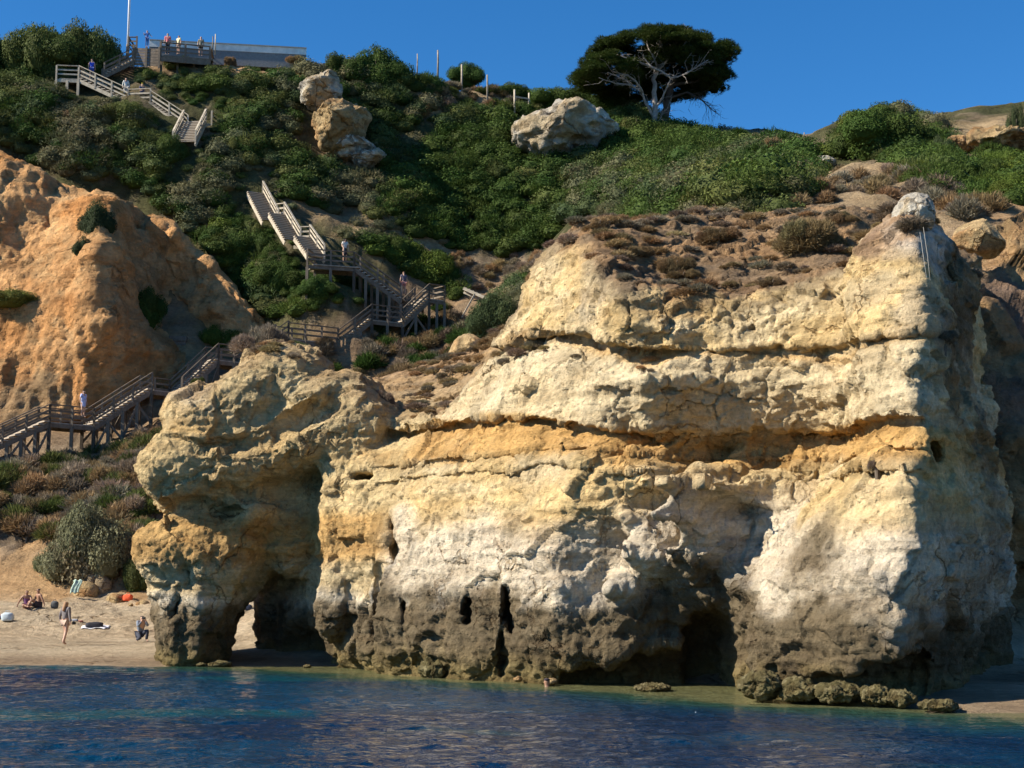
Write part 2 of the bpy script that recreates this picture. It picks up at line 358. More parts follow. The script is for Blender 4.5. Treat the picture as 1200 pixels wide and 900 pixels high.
# left end of the main mass: open to the sand behind, roofed by the head of the arch
xw = P0[0]+sg[:,None]*SD[0]+ng[None,:]*ND[0]; yw = P0[1]+sg[:,None]*SD[1]+ng[None,:]*ND[1]
lb = -(xw+8.95-(yw-51)*.02)[:,:,None]+np.interp(zg, [0,1.3,2.7,4,9], [-.1,-.3,.1,1.1,1.3])[None,None,:]
F3 = smax(F3, lb.astype(np.float32), .3)
def sub_apply(e, p, cut=False, k=.35, pad=1.0):
    c, r, R = e; ext = np.sqrt(((R*r)**2).sum(1))+pad
    cor = np.array([[c[0]+a*ext[0], c[1]+b*ext[1], c[2]] for a in (-1,1) for b in (-1,1)]); q = to_sn(cor)
    i0, i1 = np.searchsorted(sg, [q[:,0].min(), q[:,0].max()]); j0, j1 = np.searchsorted(ng, [q[:,1].min(), q[:,1].max()]); k0, k1 = np.searchsorted(zg, [c[2]-ext[2], c[2]+ext[2]])
    if i1-i0 < 2 or j1-j0 < 2 or k1-k0 < 2: return
    G = np.stack(np.meshgrid(sg[i0:i1], ng[j0:j1], zg[k0:k1], indexing='ij'), -1)
    E = ellF(from_sn(G), e, p).astype(np.float32); A = F3[i0:i1,j0:j1,k0:k1]
    if cut: A[...] = smax(A, -E, .15)
    else: A[...] = -smax(-A, -E, k)
for e, p in ARCH: sub_apply(e, p)
for e, p in CUTS: sub_apply(e, p, True)
# deep groove between the two slabs of the head and under its chin
for (a, b, c_, rx, ry, rd, tl) in ((325,500,48.15,80,17,.85,24),(265,520,48.7,36,9,.6,4),(395,452,48.0,34,9,.6,38),(285,582,48.9,50,12,.8,-12)):
    sub_apply(ell(a, b, c_, rx, ry, rd, tl), 2.2, True)
for e in (ell(262,600,49.9,26,9,.8,5), ell(302,628,49.6,12,10,.7), ell(207,712,50.2,6,14,.6,-20), ell(222,672,49.9,5,14,.5,12)): sub_apply(e, 2, True)
def surface_nets(Fd, org, h):
    ins = Fd < 0
    c = [(0,0,0),(1,0,0),(0,1,0),(1,1,0),(0,0,1),(1,0,1),(0,1,1),(1,1,1)]
    sh = tuple(n-1 for n in Fd.shape)
    cnt = np.zeros(sh, np.int8)
    for o in c: cnt += ins[o[0]:o[0]+sh[0], o[1]:o[1]+sh[1], o[2]:o[2]+sh[2]]
    act = (cnt > 0)&(cnt < 8); I = np.argwhere(act); idx = np.full(sh, -1, np.int32); idx[act] = np.arange(len(I)); del cnt
    v = [Fd[I[:,0]+o[0], I[:,1]+o[1], I[:,2]+o[2]] for o in c]
    pos = np.zeros((len(I),3)); num = np.zeros(len(I))
    for a in range(8):
        for b in range(a+1, 8):
            d = np.abs(np.subtract(c[a], c[b]))
            if d.sum() != 1: continue
            m = (v[a] < 0) != (v[b] < 0); t = np.where(m, v[a]/np.where(m, v[a]-v[b], 1), 0)
            pos += m[:,None]*(np.array(c[a])+t[:,None]*(np.array(c[b])-np.array(c[a]))); num += m
    V = np.asarray(org)+(I+pos/num[:,None])*h
    faces = []
    for ax in range(3):
        u, w = [(1,2),(2,0),(0,1)][ax]
        sl0 = [slice(None)]*3; sl1 = [slice(None)]*3; sl0[ax] = slice(0,-1); sl1[ax] = slice(1,None)
        A = ins[tuple(sl0)]; B = ins[tuple(sl1)]; E = np.argwhere(A != B)
        E = E[(E[:,u] > 0)&(E[:,w] > 0)&(E[:,u] < sh[u])&(E[:,w] < sh[w])]
        fl = A[E[:,0],E[:,1],E[:,2]]
        def g(du, dw):
            q = E.copy(); q[:,u] -= du; q[:,w] -= dw; return idx[q[:,0],q[:,1],q[:,2]]
        q = np.stack([g(1,1), g(0,1), g(0,0), g(1,0)], 1); q[~fl] = q[~fl][:,::-1]; faces.append(q)
    return V, np.concatenate(faces)
F3[:,0,:] = 1; F3[:,-1,:] = 1; F3[0] = 1; F3[-1] = 1; F3[:,:,0] = 1; F3[:,:,-1] = 1
Vq, Fq = surface_nets(F3, (sg[0], ng[0], zg[0]), H); del F3
VW = from_sn(Vq); nr = normals(VW, Fq)
# is the face order outward?  (solid lies toward -n: front normals must point to sea)
if (nr[:, :2]@ND)[Vq[:,1] > -1].mean() < 0: Fq = Fq[:,::-1]; nr = -nr
s_, n_, z_ = Vq.T
zw = z_+fbm(VW*[.35,.35,.6], 3, 5)*.28
dA = zw-lz(LA, s_); dB = zw-lz(LB, s_); dC = zw-lz(LC, s_); dD = zw-lz(LD, s_)
arch = sstep(13.3, 11.9, s_+.0*z_)*sstep(-9, -3, n_)            # 1 on the free-standing left end
upface = nr[:,2]
Q = VW
big = fbm(Q*[.33,.33,.5], 3, 21); mid = fbm(Q*[.9,.9,1.3], 4, 31); fine = fbm(Q*3.2, 4, 41); fr = ridged(Q*[.7,.7,1.0], 3, 51)
bed = fbm(np.stack([Q[:,0]*.25, Q[:,1]*.25, z_*3.0+mid*.5], 1), 3, 61)
c1, c2 = cells(Q*[.95,.95,1.2]+fine[:,None]*.12, 71)
crack = sstep(.07, 0, c2-c1)*sstep(.1,.4, fbm(Q*.4, 2, 77))*sstep(14,15,s_)
run = fbm(Q*[1.6,1.6,.22], 4, 81)
pit = sstep(.25,.6, fbm(Q*1.9, 3, 91))
rough_zone = np.clip(sstep(.6,-.4, dD)+.8*arch+.3, .35, 1.2)
def blocks(P, seed):
    I = np.floor(P).astype(np.int64); best = np.full(len(P), 9.); val = np.zeros(len(P))
    for dx in (-1,0,1):
        for dy in (-1,0,1):
            for dz in (-1,0,1):
                x, y, z = I[:,0]+dx, I[:,1]+dy, I[:,2]+dz
                q = np.stack([x+_h(x,y,z,seed), y+_h(x,y,z,seed+5), z+_h(x,y,z,seed+11)], 1); dd = np.sqrt(((q-P)**2).sum(1))
                g_ = np.stack([_h(x,y,z,seed+21), _h(x,y,z,seed+22), _h(x,y,z,seed+23)],1)-.5
                v_ = _h(x,y,z,seed+31)-.5+((P-q)*g_).sum(1)*1.6
                m = dd < best; val = np.where(m, v_, val); best = np.where(m, dd, best)
    return val
wq_ = Q+np.stack([fbm(Q*1.1,3,k)*.35 for k in (151,152,153)],1)
blk = blocks(wq_*[.62,.62,.85], 160); blk2 = blocks(wq_*[1.9,1.9,2.6]+4, 170)
vfine = fbm(Q*6.5, 3, 43)
disp = big*.15+mid*.07*rough_zone+fine*.06*rough_zone+vfine*.05+(fr-.35)*.05+bed*.11*(1-.6*arch)-crack*.10-pit*.045*rough_zone+blk*.17*(1+.3*arch)+blk2*.075
low = sstep(.4,-.5, dD); disp += run*(.05+.16*low)
disp += .07*fbm(np.stack([s_*1.6, n_, z_*3], 1), 3, 83)*sstep(.9,0,dB)*sstep(0,.1,dB+.1)
zfade = sstep(-.6, .3, z_)
VW = VW+nr*(disp*zfade)[:,None]
# ---- rock colour: bands laid down in the stone, tide staining, lichen
def cv(*c): return np.array(c, float)
cream = cv(.76,.575,.285); white = cv(.80,.69,.46); ochre = cv(.64,.39,.135); pale = cv(.76,.69,.55); dark = cv(.15,.115,.062); brown = cv(.30,.205,.12); grey = cv(.30,.29,.26); weath = cv(.66,.53,.29)
def L(a, b, t): return a+(b-a)*t[:,None]
n1 = fbm(Q*[.5,.5,.9], 4, 101); n2 = fbm(Q*1.7, 4, 111); n3 = fbm(Q*[.25,.25,.8], 3, 121)
C = np.tile(cream, (len(Q),1))
C = L(C, white, sstep(-.15,.35, n1)*.6)
C = L(C, white, sstep(.05,-.05, dA)*sstep(-.05,.1, dB)*(.75+.3*n1))                # white bed
C = L(C, ochre, sstep(.12,-.12, dB)*sstep(-.35,.05, dC)*(.9-.3*np.clip(n2,0,1)))      # soft ochre bed
C = L(C, ochre, sstep(.22,.0,np.abs(dA+.15))*.6)
C = L(C, ochre, sstep(.1,.5, n3+.25*n2)*.5*sstep(0,-.3,dC)*sstep(-.6,.4,dD-.8))
C = L(C, pale, sstep(2.1,1.0, dD+.6*n1)*sstep(0,-.3,dC)*.85)
C = L(C, grey*1.5, sstep(1.0,.2, dD+.5*n1)*sstep(.05,.45,n2+.2*n1)*.7)
C = L(C, weath, arch*sstep(-.3,.3,dD)*.8)
C = L(C, ochre*.95, arch*sstep(3.1,3.6,zw)*sstep(5.1,4.6,zw)*.8)
C = L(C, ochre, arch*sstep(.15,.5,n1)*.5*sstep(0,.5,dD))
C = L(C, dark, np.clip(sstep(.05,-.65, dD+.55*n1+.35*n2),0,1)*.93)
C = L(C, cv(.24,.19,.07), sstep(1.0,.1, z_+.4*n2)*.7)                                   # algae
# local patches of dark, grey and ochre, most on the right side
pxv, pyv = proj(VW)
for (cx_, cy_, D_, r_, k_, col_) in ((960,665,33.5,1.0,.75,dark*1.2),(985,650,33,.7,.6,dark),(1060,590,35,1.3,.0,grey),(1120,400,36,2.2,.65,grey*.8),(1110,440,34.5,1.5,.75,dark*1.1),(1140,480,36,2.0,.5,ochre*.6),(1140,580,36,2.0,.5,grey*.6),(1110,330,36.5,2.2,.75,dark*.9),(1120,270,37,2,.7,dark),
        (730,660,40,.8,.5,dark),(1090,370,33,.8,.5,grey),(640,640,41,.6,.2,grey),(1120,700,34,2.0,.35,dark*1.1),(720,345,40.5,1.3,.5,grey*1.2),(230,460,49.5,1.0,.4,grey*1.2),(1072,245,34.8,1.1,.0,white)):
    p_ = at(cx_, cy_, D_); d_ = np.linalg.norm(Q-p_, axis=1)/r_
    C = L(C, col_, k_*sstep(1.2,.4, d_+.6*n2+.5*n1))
p_ = at(1075,258,35); d_ = np.linalg.norm((Q-p_)*[1,.5,.8], axis=1); C = L(C, cv(.62,.60,.54), sstep(1.5,.9, d_+.4*n1)*.9)
right = sstep(.2,-.8, (s_-rightS(np.stack([n_, z_],1)))*-1+.3)*0
# soil and dry mat on top
soil = sstep(.35,.75, upface+.15*n2+.1*mid)*sstep(-.6,.3, z_-topZ(np.stack([s_,n_],1))+.4)*sstep(6.5,7.2,z_)
C = L(C, L(np.tile(cv(.37,.235,.125),(len(Q),1)), cv(.25,.165,.10), sstep(-.1,.35,n2)), soil*np.clip(.95-.5*arch,0,1))
lip = sstep(.55,.1,np.abs(z_-topZ(np.stack([s_,n_],1))+.25))*sstep(13.5,14.5,s_)*sstep(29,27,s_)
C = L(C, cv(.22,.175,.115), lip*.6*sstep(-.2,.2,n1+.3*n2))
C = np.clip(C*np.array([1.02,.985,.965])*(1+.10*fine+.08*mid)[:,None], .02, .85)
# split into the free-standing arch end and the cliff proper along a hidden seam? they are one rock: keep one mesh
ridge_o = mesh('sea_cliff', VW, Fq, True, M_ROCK, C)
tag(ridge_o, 'banded cream and ochre limestone cliff with an arch at its left end', None, None, 'structure')
PXV, PYV = proj(VW)
def snap(px, py, dflt, r=5):
    m = (np.abs(PXV-px) < r)&(np.abs(PYV-py) < r)
    return float(VW[m,1].min()+.25) if m.any() else dflt
print('cliff verts', len(VW), VW[:,2].max())
# ================================================================ ground, sea, orange cliffs
SAND = cv(.66,.53,.36); ORG = cv(.60,.38,.19); DRYC = cv(.33,.25,.17); SOIL = cv(.40,.27,.16); GRN = cv(.085,.09,.035); PATHC = cv(.52,.38,.22)
GP = [  # px, py, D, colour
 (-200,778,50.8,SAND),(0,778,50.8,SAND),(150,778,50.8,SAND),(300,780,50.6,SAND),(430,780,50.6,SAND),(-200,752,58,SAND),(0,752,58,SAND),(200,752,58,SAND),(300,745,60,SAND),
 (-200,711,72,SAND),(0,711,72,SAND),(100,710,72,SAND),(200,708,72,SAND),(330,705,72,SAND),(120,700,75,SAND),
 (-60,690,75.5,ORG),(20,686,76,ORG),(60,685,76,ORG),(150,690,76,ORG),(250,680,77,ORG),(30,650,78.5,ORG),(0,640,80,DRYC),(100,640,78.5,ORG),(170,640,78,ORG),(250,640,79,DRYC),
 (-60,600,82,DRYC),(0,600,82,DRYC),(90,600,81,DRYC),(160,600,81,DRYC),(260,590,82,DRYC),(0,560,84.5,DRYC),(90,560,84.5,DRYC),(170,550,85,DRYC),(280,540,86,DRYC),
 (-60,545,87.5,DRYC),(0,548,87.5,SOIL),(60,542,88.5,DRYC),(110,535,90,DRYC),(160,520,91,DRYC),(200,500,93,SOIL),(260,470,95,SOIL),(310,450,96,SOIL),
 (0,500,93,ORG),(100,480,95,ORG),(190,440,98,ORG),(60,430,105.8,ORG),(150,410,106,ORG),(220,420,106,ORG),(270,425,105,ORG),(0,330,107.5,ORG),(120,330,107.5,ORG),(210,360,107,ORG),(290,390,105,ORG),
 (-120,470,97,ORG),(-120,170,106,GRN),
 (360,452,97,SOIL),(400,442,98,SOIL),(440,425,99.5,SOIL),(450,425,99,SOIL),(490,400,102,SOIL),(530,390,105,SOIL),(380,470,90,SOIL),(450,470,88,SOIL),(500,465,88,SOIL),(420,500,80,SOIL),(520,440,94,SOIL),(340,436,99.5,SOIL),
 (560,360,106,SOIL),(520,355,108,SOIL),(480,372,105.5,SOIL),(440,400,102,SOIL),(560,395,99,SOIL),(600,330,108,SOIL),(540,320,110,DRYC),(600,305,111,DRYC),(640,300,110,GRN),
 (0,182,106.5,GRN),(70,216,105.8,GRN),(130,228,105.5,GRN),(200,260,105.5,GRN),(250,306,105,GRN),(300,370,103.5,GRN),(320,395,102,GRN),
 (250,250,106,GRN),(300,290,105,GRN),(340,340,103.5,GRN),(400,350,103,GRN),(388,322,101.6,GRN),(360,325,101,GRN),(420,335,101.8,GRN),(440,345,104.5,GRN),(370,330,104,GRN),(420,315,106.5,GRN),
 (0,130,111,GRN),(60,120,112,GRN),(100,160,110,GRN),(180,200,109,GRN),(150,130,112,GRN),(230,200,109,GRN),(300,240,108.5,GRN),(340,275,106.5,GRN),(240,172,112,GRN),(210,165,111.5,GRN),
 (0,92,115,ORG),(60,95,115,SOIL),(110,92,115.5,GRN),(200,90,116,GRN),(160,75,117,SOIL),(215,72,117,SOIL),(200,66,118.3,SOIL),(260,67.5,119,ORG),(330,70,119.6,ORG),(362,71,119.6,ORG),(280,74,118,ORG),(330,75,119,ORG),(300,95,116,GRN),(260,130,114,GRN),(300,150,113,GRN),
 (400,90,119,GRN),(460,72,121,GRN),(500,80,122,GRN),(350,130,116,GRN),(330,180,113,GRN),(400,190,114,SOIL),(390,240,111,SOIL),(440,262,110,PATHC),(520,290,111,PATHC),(480,280,110.5,PATHC),(550,300,112,DRYC),
 (420,160,116.5,SOIL),(460,150,118,GRN),(530,95,123,PATHC),(540,125,121,ORG),(580,110,124,PATHC),(610,125,124,PATHC),(600,120,124,SOIL),(520,160,118,GRN),(560,200,116,GRN),(480,220,113,GRN),(620,240,113,GRN),(600,190,116,GRN),
 (560,270,112,GRN),(650,120,124,GRN),(700,125,123,GRN),(740,140,121,GRN),(775,152,119,SOIL),(820,162,116,DRYC),(870,168,113,DRYC),(940,182,106,DRYC),(650,180,119,GRN),(720,190,114,GRN),(700,230,108,GRN),(650,270,108,GRN),
 (800,190,108,GRN),(780,225,96,GRN),(850,200,98,GRN),(700,275,90,GRN),(600,360,88,GRN),(600,420,75,SOIL),(560,450,70,ORG),(650,330,70,ORG),
 (900,215,80,GRN),(950,215,72,PATHC),(1000,190,72,PATHC),(1030,205,66,PATHC),(980,235,60,PATHC),(1040,240,54,PATHC),(900,262,54,DRYC),(830,262,55,DRYC),(770,262,58,DRYC),(760,250,64,GRN),(850,240,66,GRN),
 (960,188,85,GRN),(1035,130,90,GRN),(1080,140,90,GRN),(1110,160,84,GRN),(1090,180,78,DRYC),(1130,195,74,DRYC),(1160,160,84,PATHC),(1200,148,86,PATHC),(1250,150,86,PATHC),(1200,122,92,GRN),(1300,110,92,GRN),
 (1100,215,66,DRYC),(1150,215,66,DRYC),(1200,205,68,GRN),(1080,225,56,DRYC),(1130,250,56,DRYC),(1180,250,56,ORG),(1250,245,57,ORG),(1350,240,58,ORG),
 (1150,330,50,ORG),(1250,330,50,DRYC),(1200,420,48,DRYC),(1300,420,48,DRYC),(1180,560,47,ORG),(1300,560,47,ORG),(1180,690,46,ORG),(1300,690,46,ORG),
 (1140,775,41.5,SAND),(1200,765,42.5,SAND),(1300,765,42.5,SAND),(1150,800,35,SAND),(1300,800,35,SAND),(1130,834,30.2,SAND),(1250,834,30.2,SAND),(1400,834,30.2,SAND)]
_G = np.array([at(*g[:3]) for g in GP]); _c = [g[3] for g in GP]
extra = [((-60,50.8,0),SAND),((-60,74,1.7),SAND),((-60,85,9),DRYC),((-60,100,16),ORG),((-60,107,31),GRN),((-60,117,42.5),GRN),((-60,150,43.5),GRN),((-400,51,0),SAND),((-400,110,40),GRN),((-400,400,44),GRN),
 ((0,150,42),GRN),((50,150,40),GRN),((0,400,43),GRN),((400,400,42),GRN),((0,1500,44),GRN),((30,30.2,0),SAND),((30,40,1.5),SAND),((30,48,10),ORG),((30,60,20),GRN),((40,90,32),GRN),((60,30,0),SAND),((400,30,0),SAND),((400,80,28),GRN),((60,60,22),GRN),
 ((-10,49,-.12),SAND),((-20,49,-.15),SAND),((-6,47,-.3),SAND),((0,46,.2),SAND),((5,42,.2),SAND),((0,52,1),SAND),((8,34,.1),SAND),((2,60,6),SOIL),((-4,60,3.5),SOIL),((-9,66,1.6),SAND),((8,50,9),SOIL),((0,36,-.8),SAND),((-20,44,-.8),SAND),((-60,44,-.8),SAND),
 ((14,27,-.6),SAND),((60,26,-.8),SAND),((0,20,-3),SAND),((-60,20,-3),SAND),((60,15,-3),SAND),((0,-60,-4),SAND),((400,-60,-4),SAND),((-400,-60,-4),SAND),((400,20,-3),SAND),((-400,35,-3),SAND),((0,-600,-6),SAND)]
_G = np.vstack([_G, [e[0] for e in extra]]); _c += [e[1] for e in extra]; _c = np.array(_c)
groundZ = RBF(_G[:,:2], _G[:,2], .3)
def idw(Q, X, c, p=5, scale=(1,1,1)):
    out = np.empty((len(Q), c.shape[1]))
    for i in range(0, len(Q), 20000):
        d = np.sqrt((((Q[i:i+20000,None]-X[None])*np.array(scale))**2).sum(2))+1e-3; w_ = d**-p
        out[i:i+20000] = (w_@c)/w_.sum(1)[:,None]
    return out
def ax(*segs):
    a = []
    for lo, hi, st in segs: a += list(np.arange(lo, hi, st))
    return np.array(sorted(set(np.round(a,4))))
gx = np.concatenate([[-2500,-1000,-500,-250,-150,-100,-75], ax((-60,-27,1.0),(-27,-4,.14),(-4,22,.4),(22,60,.8)), [60,75,100,150,250,500,1000,2500]])
gy = np.concatenate([[-2500,-800,-200,-60,-20,0,10,20], ax((24,48,.8),(48,76,.15),(76,128,.35)), [128,131,136,145,160,200,300,500,1000,2500]])
GX, GY = np.meshgrid(gx, gy, indexing='ij'); Qg = np.stack([GX.ravel(), GY.ravel()], 1)
Zg = groundZ(Qg)
def ground_noise(Q2, z):
    P = np.stack([Q2[:,0], Q2[:,1], z*.6], 1)
    hill = sstep(2.1, 4.5, z); dry = sstep(.42,.62,z)*(1-hill)
    near = (np.abs(P[:,0]) < 70)&(P[:,1] < 135)
    return np.where(near, hill*(fbm(P*.25,3,201)*.9+fbm(P*.9,4,211)*.35+fbm(P*3,3,221)*.12) + dry*(fbm(P*[2.6,2.6,1],3,231)*.12+.03*fbm(P*.5,2,235)), 0)
Zg = np.where(Zg > 44, 44+(Zg-44)*.1, Zg); Zg = Zg+ground_noise(Qg, Zg)
VG = np.stack([Qg[:,0], Qg[:,1], Zg], 1)
wq = VG+np.stack([fbm(VG*.5,3,k)*2.2 for k in (241,242,243)], 1)
CG = idw(wq, _G, _c, 4, (1,1,1.3))
n_ = fbm(VG*.6, 4, 251); n2_ = fbm(VG*2.1, 3, 261)
CG = L(CG, DRYC, sstep(.1,.4,n_+.3*n2_)*.6*sstep(3,5,Zg))
CG = L(CG, cv(.36,.26,.165), sstep(.36,.12,Zg)*sstep(-.5,0,Zg)*.9); CG = L(CG, SAND*.86, sstep(.60,.42,Zg)*sstep(.12,.36,Zg)*.8)
ground = mesh('ground', VG, grid_faces(len(gx), len(gy)), True, M_GROUND, CG); tag(ground, kind='structure')
def gz(x, y):
    q = np.array([[x, y]], float); z = groundZ(q); z = np.where(z > 44, 44+(z-44)*.1, z); return float((z+ground_noise(q, z))[0])
def gzs(Q2):
    z = groundZ(Q2); z = np.where(z > 44, 44+(z-44)*.1, z); return z+ground_noise(Q2, z)
def hitD(px, py, dflt, lo=None, hi=None):
    "world y at which the ray of a photo pixel meets the ground, searched near dflt"
    Ds = np.arange(lo or dflt-14, hi or dflt+9, .25); P = np.array([at(px,py,D) for D in Ds]); b = P[:,2] < gzs(P[:,:2])
    return float(Ds[np.argmax(b)]) if b.any() else dflt
# ---- relief cliffs: a sheet hung between two outlines, with depth, then closed at the back
def relief(name, A, B, pts, top, bot, step, thick, noise, colour, mat, seed):
    A = np.array(A, float); B = np.array(B, float); Ld = np.linalg.norm(B-A); sd_ = (B-A)/Ld; nd_ = np.array([sd_[1], -sd_[0]])
    def loc(p): p = np.asarray(p); q = p[...,:2]-A; return np.stack([q@sd_, q@nd_, p[...,2]], -1)
    q = loc(np.array([at(*p[:3]) for p in pts])); R = RBF(q[:,[0,2]], q[:,1], .15)
    tp = loc(np.array([at(*p) for p in top])); bt = loc(np.array([at(*p) for p in bot]))
    s0 = max(tp[:,0].min(), bt[:,0].min()); s1 = min(tp[:,0].max(), bt[:,0].max())
    ss = np.arange(s0, s1, step); zt = np.interp(ss, tp[:,0], tp[:,2]); zb = np.interp(ss, bt[:,0], bt[:,2])
    zt = zt+fbm(np.stack([ss*.6, ss*0, ss*0],1),3,seed+1)*.5
    nv = int((zt-zb).max()/step); v = np.linspace(0, 1, nv)
    Sx = np.repeat(ss[:,None], nv, 1); Zx = zb[:,None]+(zt-zb)[:,None]*v[None]
    Nx = R(np.stack([Sx, Zx], -1)); Nx = Nx-1.1*sstep(.93,1,v)[None]*np.ones_like(Sx)
    P = np.stack([A[0]+Sx*sd_[0]+Nx*nd_[0], A[1]+Sx*sd_[1]+Nx*nd_[1], Zx], -1)
    F = grid_faces(len(ss), nv); Pf = P.reshape(-1,3); nr_ = normals(Pf, F)
    if (nr_[:,:2]@nd_).mean() < 0: F = F[:,::-1]; nr_ = -nr_
    Pd = Pf+nr_*noise(Pf)[:,None]
    C_ = colour(Pf, nr_)
    # close: border ring pushed back
    i = np.arange(len(ss)*nv).reshape(len(ss), nv); ring = np.concatenate([i[:,-1], i[-1,::-1][1:], i[::-1,0][1:], i[0,:][1:-1]])
    back = Pd[ring].copy(); back[:,:2] -= nd_*thick; b0 = len(Pd); m = len(ring)
    k = np.arange(m); k2 = (k+1)%m
    F2 = np.stack([ring[k], ring[k2], b0+k2, b0+k], 1)
    o = mesh(name, np.vstack([Pd, back]), np.vstack([F, F2, F2[:0]]), True, mat, np.vstack([C_, C_[ring]]))
    return o
def onoise(P):
    w2 = P+np.stack([fbm(P*.4,3,k)*.9 for k in (302,303,304)],1); return ridged(w2*[.5,.5,.06], 3, 301)*.34+fbm(P*.3,3,305)*.55+ridged(w2*[1.7,1.7,.28],3,306)*.10+blocks(w2*[.8,.8,.5],307)*.16+fbm(P*[2.2,2.2,.8],4,311)*.16+fbm(P*4,3,331)*.09
def ocol(P, nr_):
    a = fbm(P*.25,3,341); b = fbm(P*1.1,4,351)
    c_ = L(np.tile(cv(.80,.45,.195),(len(P),1)), cv(.77,.37,.13), sstep(-.2,.35,a)); c_ = L(c_, cv(.52,.25,.09), sstep(.15,.5,b+.2*a)*.55)
    c_ = L(c_, cv(.68,.48,.25), sstep(.1,.4,-b)*.45)
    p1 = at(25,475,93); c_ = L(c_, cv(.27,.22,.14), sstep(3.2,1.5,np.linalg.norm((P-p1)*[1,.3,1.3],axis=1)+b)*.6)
    return c_
OR = [(-80,200,101),(-60,300,98.5),(-60,420,95),(-60,520,92),(0,185,103),(0,200,101.5),(30,232,101),(60,265,101.5),(0,260,99.3),(35,300,99.5),(0,330,97.7),(0,365,95.6),(45,345,96.2),(20,400,95),(0,450,94),(0,495,92.8),
 (75,218,103),(70,240,101.5),(85,262,99),(78,300,97.5),(60,330,96.8),(115,240,99.5),(118,262,96.8),(112,300,95.1),(108,340,94.2),(125,380,93.7),(90,400,94.2),(60,430,93.8),(100,470,93.3),(140,250,100),(140,290,97),(158,300,100.5),(150,340,96.8),(168,350,100),(172,390,97.6),(150,420,95.2),(190,410,97.2),(200,440,97.5),(150,470,94.5),
 (150,236,103.3),(160,270,104.6),(190,300,104.8),(185,340,103.8),(212,330,104.9),(205,380,104.3),(222,400,103.4),(245,412,101.3),(205,275,102.9),(235,310,103.2),(225,340,103.4),
 (180,256,103.4),(215,284,103.4),(248,316,103),(275,348,102.3),(240,352,102.6),(255,338,102.2),(246,360,101.2),(290,352,102.5),(275,375,100.9),(298,385,101.4),(262,400,101),(290,408,100.8),(308,400,103),(318,400,104)]
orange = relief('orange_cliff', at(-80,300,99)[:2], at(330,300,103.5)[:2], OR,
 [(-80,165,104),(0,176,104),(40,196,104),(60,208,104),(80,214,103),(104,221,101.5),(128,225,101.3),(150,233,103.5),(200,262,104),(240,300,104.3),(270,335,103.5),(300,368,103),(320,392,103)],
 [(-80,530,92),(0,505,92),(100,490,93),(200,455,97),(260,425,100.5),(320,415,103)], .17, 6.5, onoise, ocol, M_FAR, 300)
tag(orange, 'crumbling orange sandstone cliff behind the lower stairs', kind='structure')
def bcol(P, nr_):
    a = fbm(P*.4,3,361); b = fbm(P*1.6,4,371)
    c_ = L(np.tile(cv(.52,.33,.16),(len(P),1)), cv(.36,.22,.12), sstep(-.1,.4,a)); c_ = L(c_, cv(.60,.45,.24), sstep(.1,.5,b)*.6)
    c_ = L(c_, cv(.30,.22,.17), sstep(6.0,8.5,P[:,2]+b)*sstep(13.2,11.5,P[:,2]+b)*sstep(-.35,.1,a+.3*b)*.85)
    return c_
BK = [(1105,300,48),(1130,320,47.6),(1160,300,48.5),(1200,260,51),(1150,360,46.6),(1200,340,47.5),(1200,400,46),(1140,440,45),(1200,460,44.4),(1190,520,43.6),(1150,520,45),(1165,600,43.4),(1200,600,43),(1200,650,43.6),(1180,690,45),(1200,720,45.6),(1155,690,43.4),(1160,735,43.2),(1175,750,43.5),(1200,765,44),(1130,760,43.5),
 (1300,260,53),(1300,400,48),(1300,520,45),(1300,640,44),(1300,760,44),(1420,260,53),(1420,760,44)]
bank = relief('bank_cliff', at(1090,600,45)[:2], at(1420,600,45)[:2], BK,
 [(1090,300,49),(1120,296,48.6),(1150,286,49.5),(1170,262,52),(1200,250,52.5),(1300,240,54),(1420,240,54)],
 [(1090,800,43),(1200,800,43.5),(1420,800,43)], .12, 7, lambda P: fbm(P*.5,3,381)*.55+fbm(P*1.4,4,383)*.22+blocks(P*[.8,.8,.5],385)*.4+fbm(P*4,2,387)*.05, bcol, M_FAR, 380)
tag(bank, 'brown earth bank behind the right end of the limestone cliff', kind='structure')
# ---- the sea
def axis_pow(a, b, s0, s1):
    out = [a]; 
    while out[-1] < b: out.append(out[-1]+s0+(s1-s0)*(out[-1]-a)/(b-a))
    return out
wx = np.concatenate([[-2500,-900,-300,-120,-60,-35], np.arange(-24,16.01,.07), [22,35,60,120,300,900,2500]])
wy = np.concatenate([[-2500,-900,-300,-100,-40,-10,5,11], axis_pow(14, 53, .055, .10), [56]])
WX, WY = np.meshgrid(wx, wy, indexing='ij'); PW = np.stack([WX.ravel(), WY.ravel(), np.zeros(WX.size)], 1)
calm = sstep(0, 9, (to_sn(PW)[:,1]+ .0)); calm = .25+.75*calm
inb = (np.abs(PW[:,0]+4) < 22)&(PW[:,1] > 12)
h_ = fbm(PW*[.30,.5,1],2,401)*.07+fbm(PW*[.9,1.6,1],3,411)*.055+ridged(PW*[1.2,2.4,1],2,421)*.026+fbm(PW*[3,5,1],2,431)*.012
PW[:,2] = np.where(inb, h_*calm, 0)-.015
dsea = np.clip(to_sn(PW)[:,1], 0, 60)+fbm(PW*.22,3,441)*1.6+fbm(PW*.8,2,443)*.7
CW = L(L(np.tile(cv(.12,.12,.055),(len(PW),1)), cv(.02,.055,.035), sstep(.3,1.8,dsea)), cv(.001,.030,.066), sstep(1.2,4.5,dsea))
CW = L(CW, cv(.001,.014,.042), sstep(-.25,.30, fbm(PW*[.14,.22,1],3,451)-.012*(-PW[:,0]-6)+.2*fbm(PW*[.8,1.3,1],2,453))*sstep(2,6,dsea)*.9)
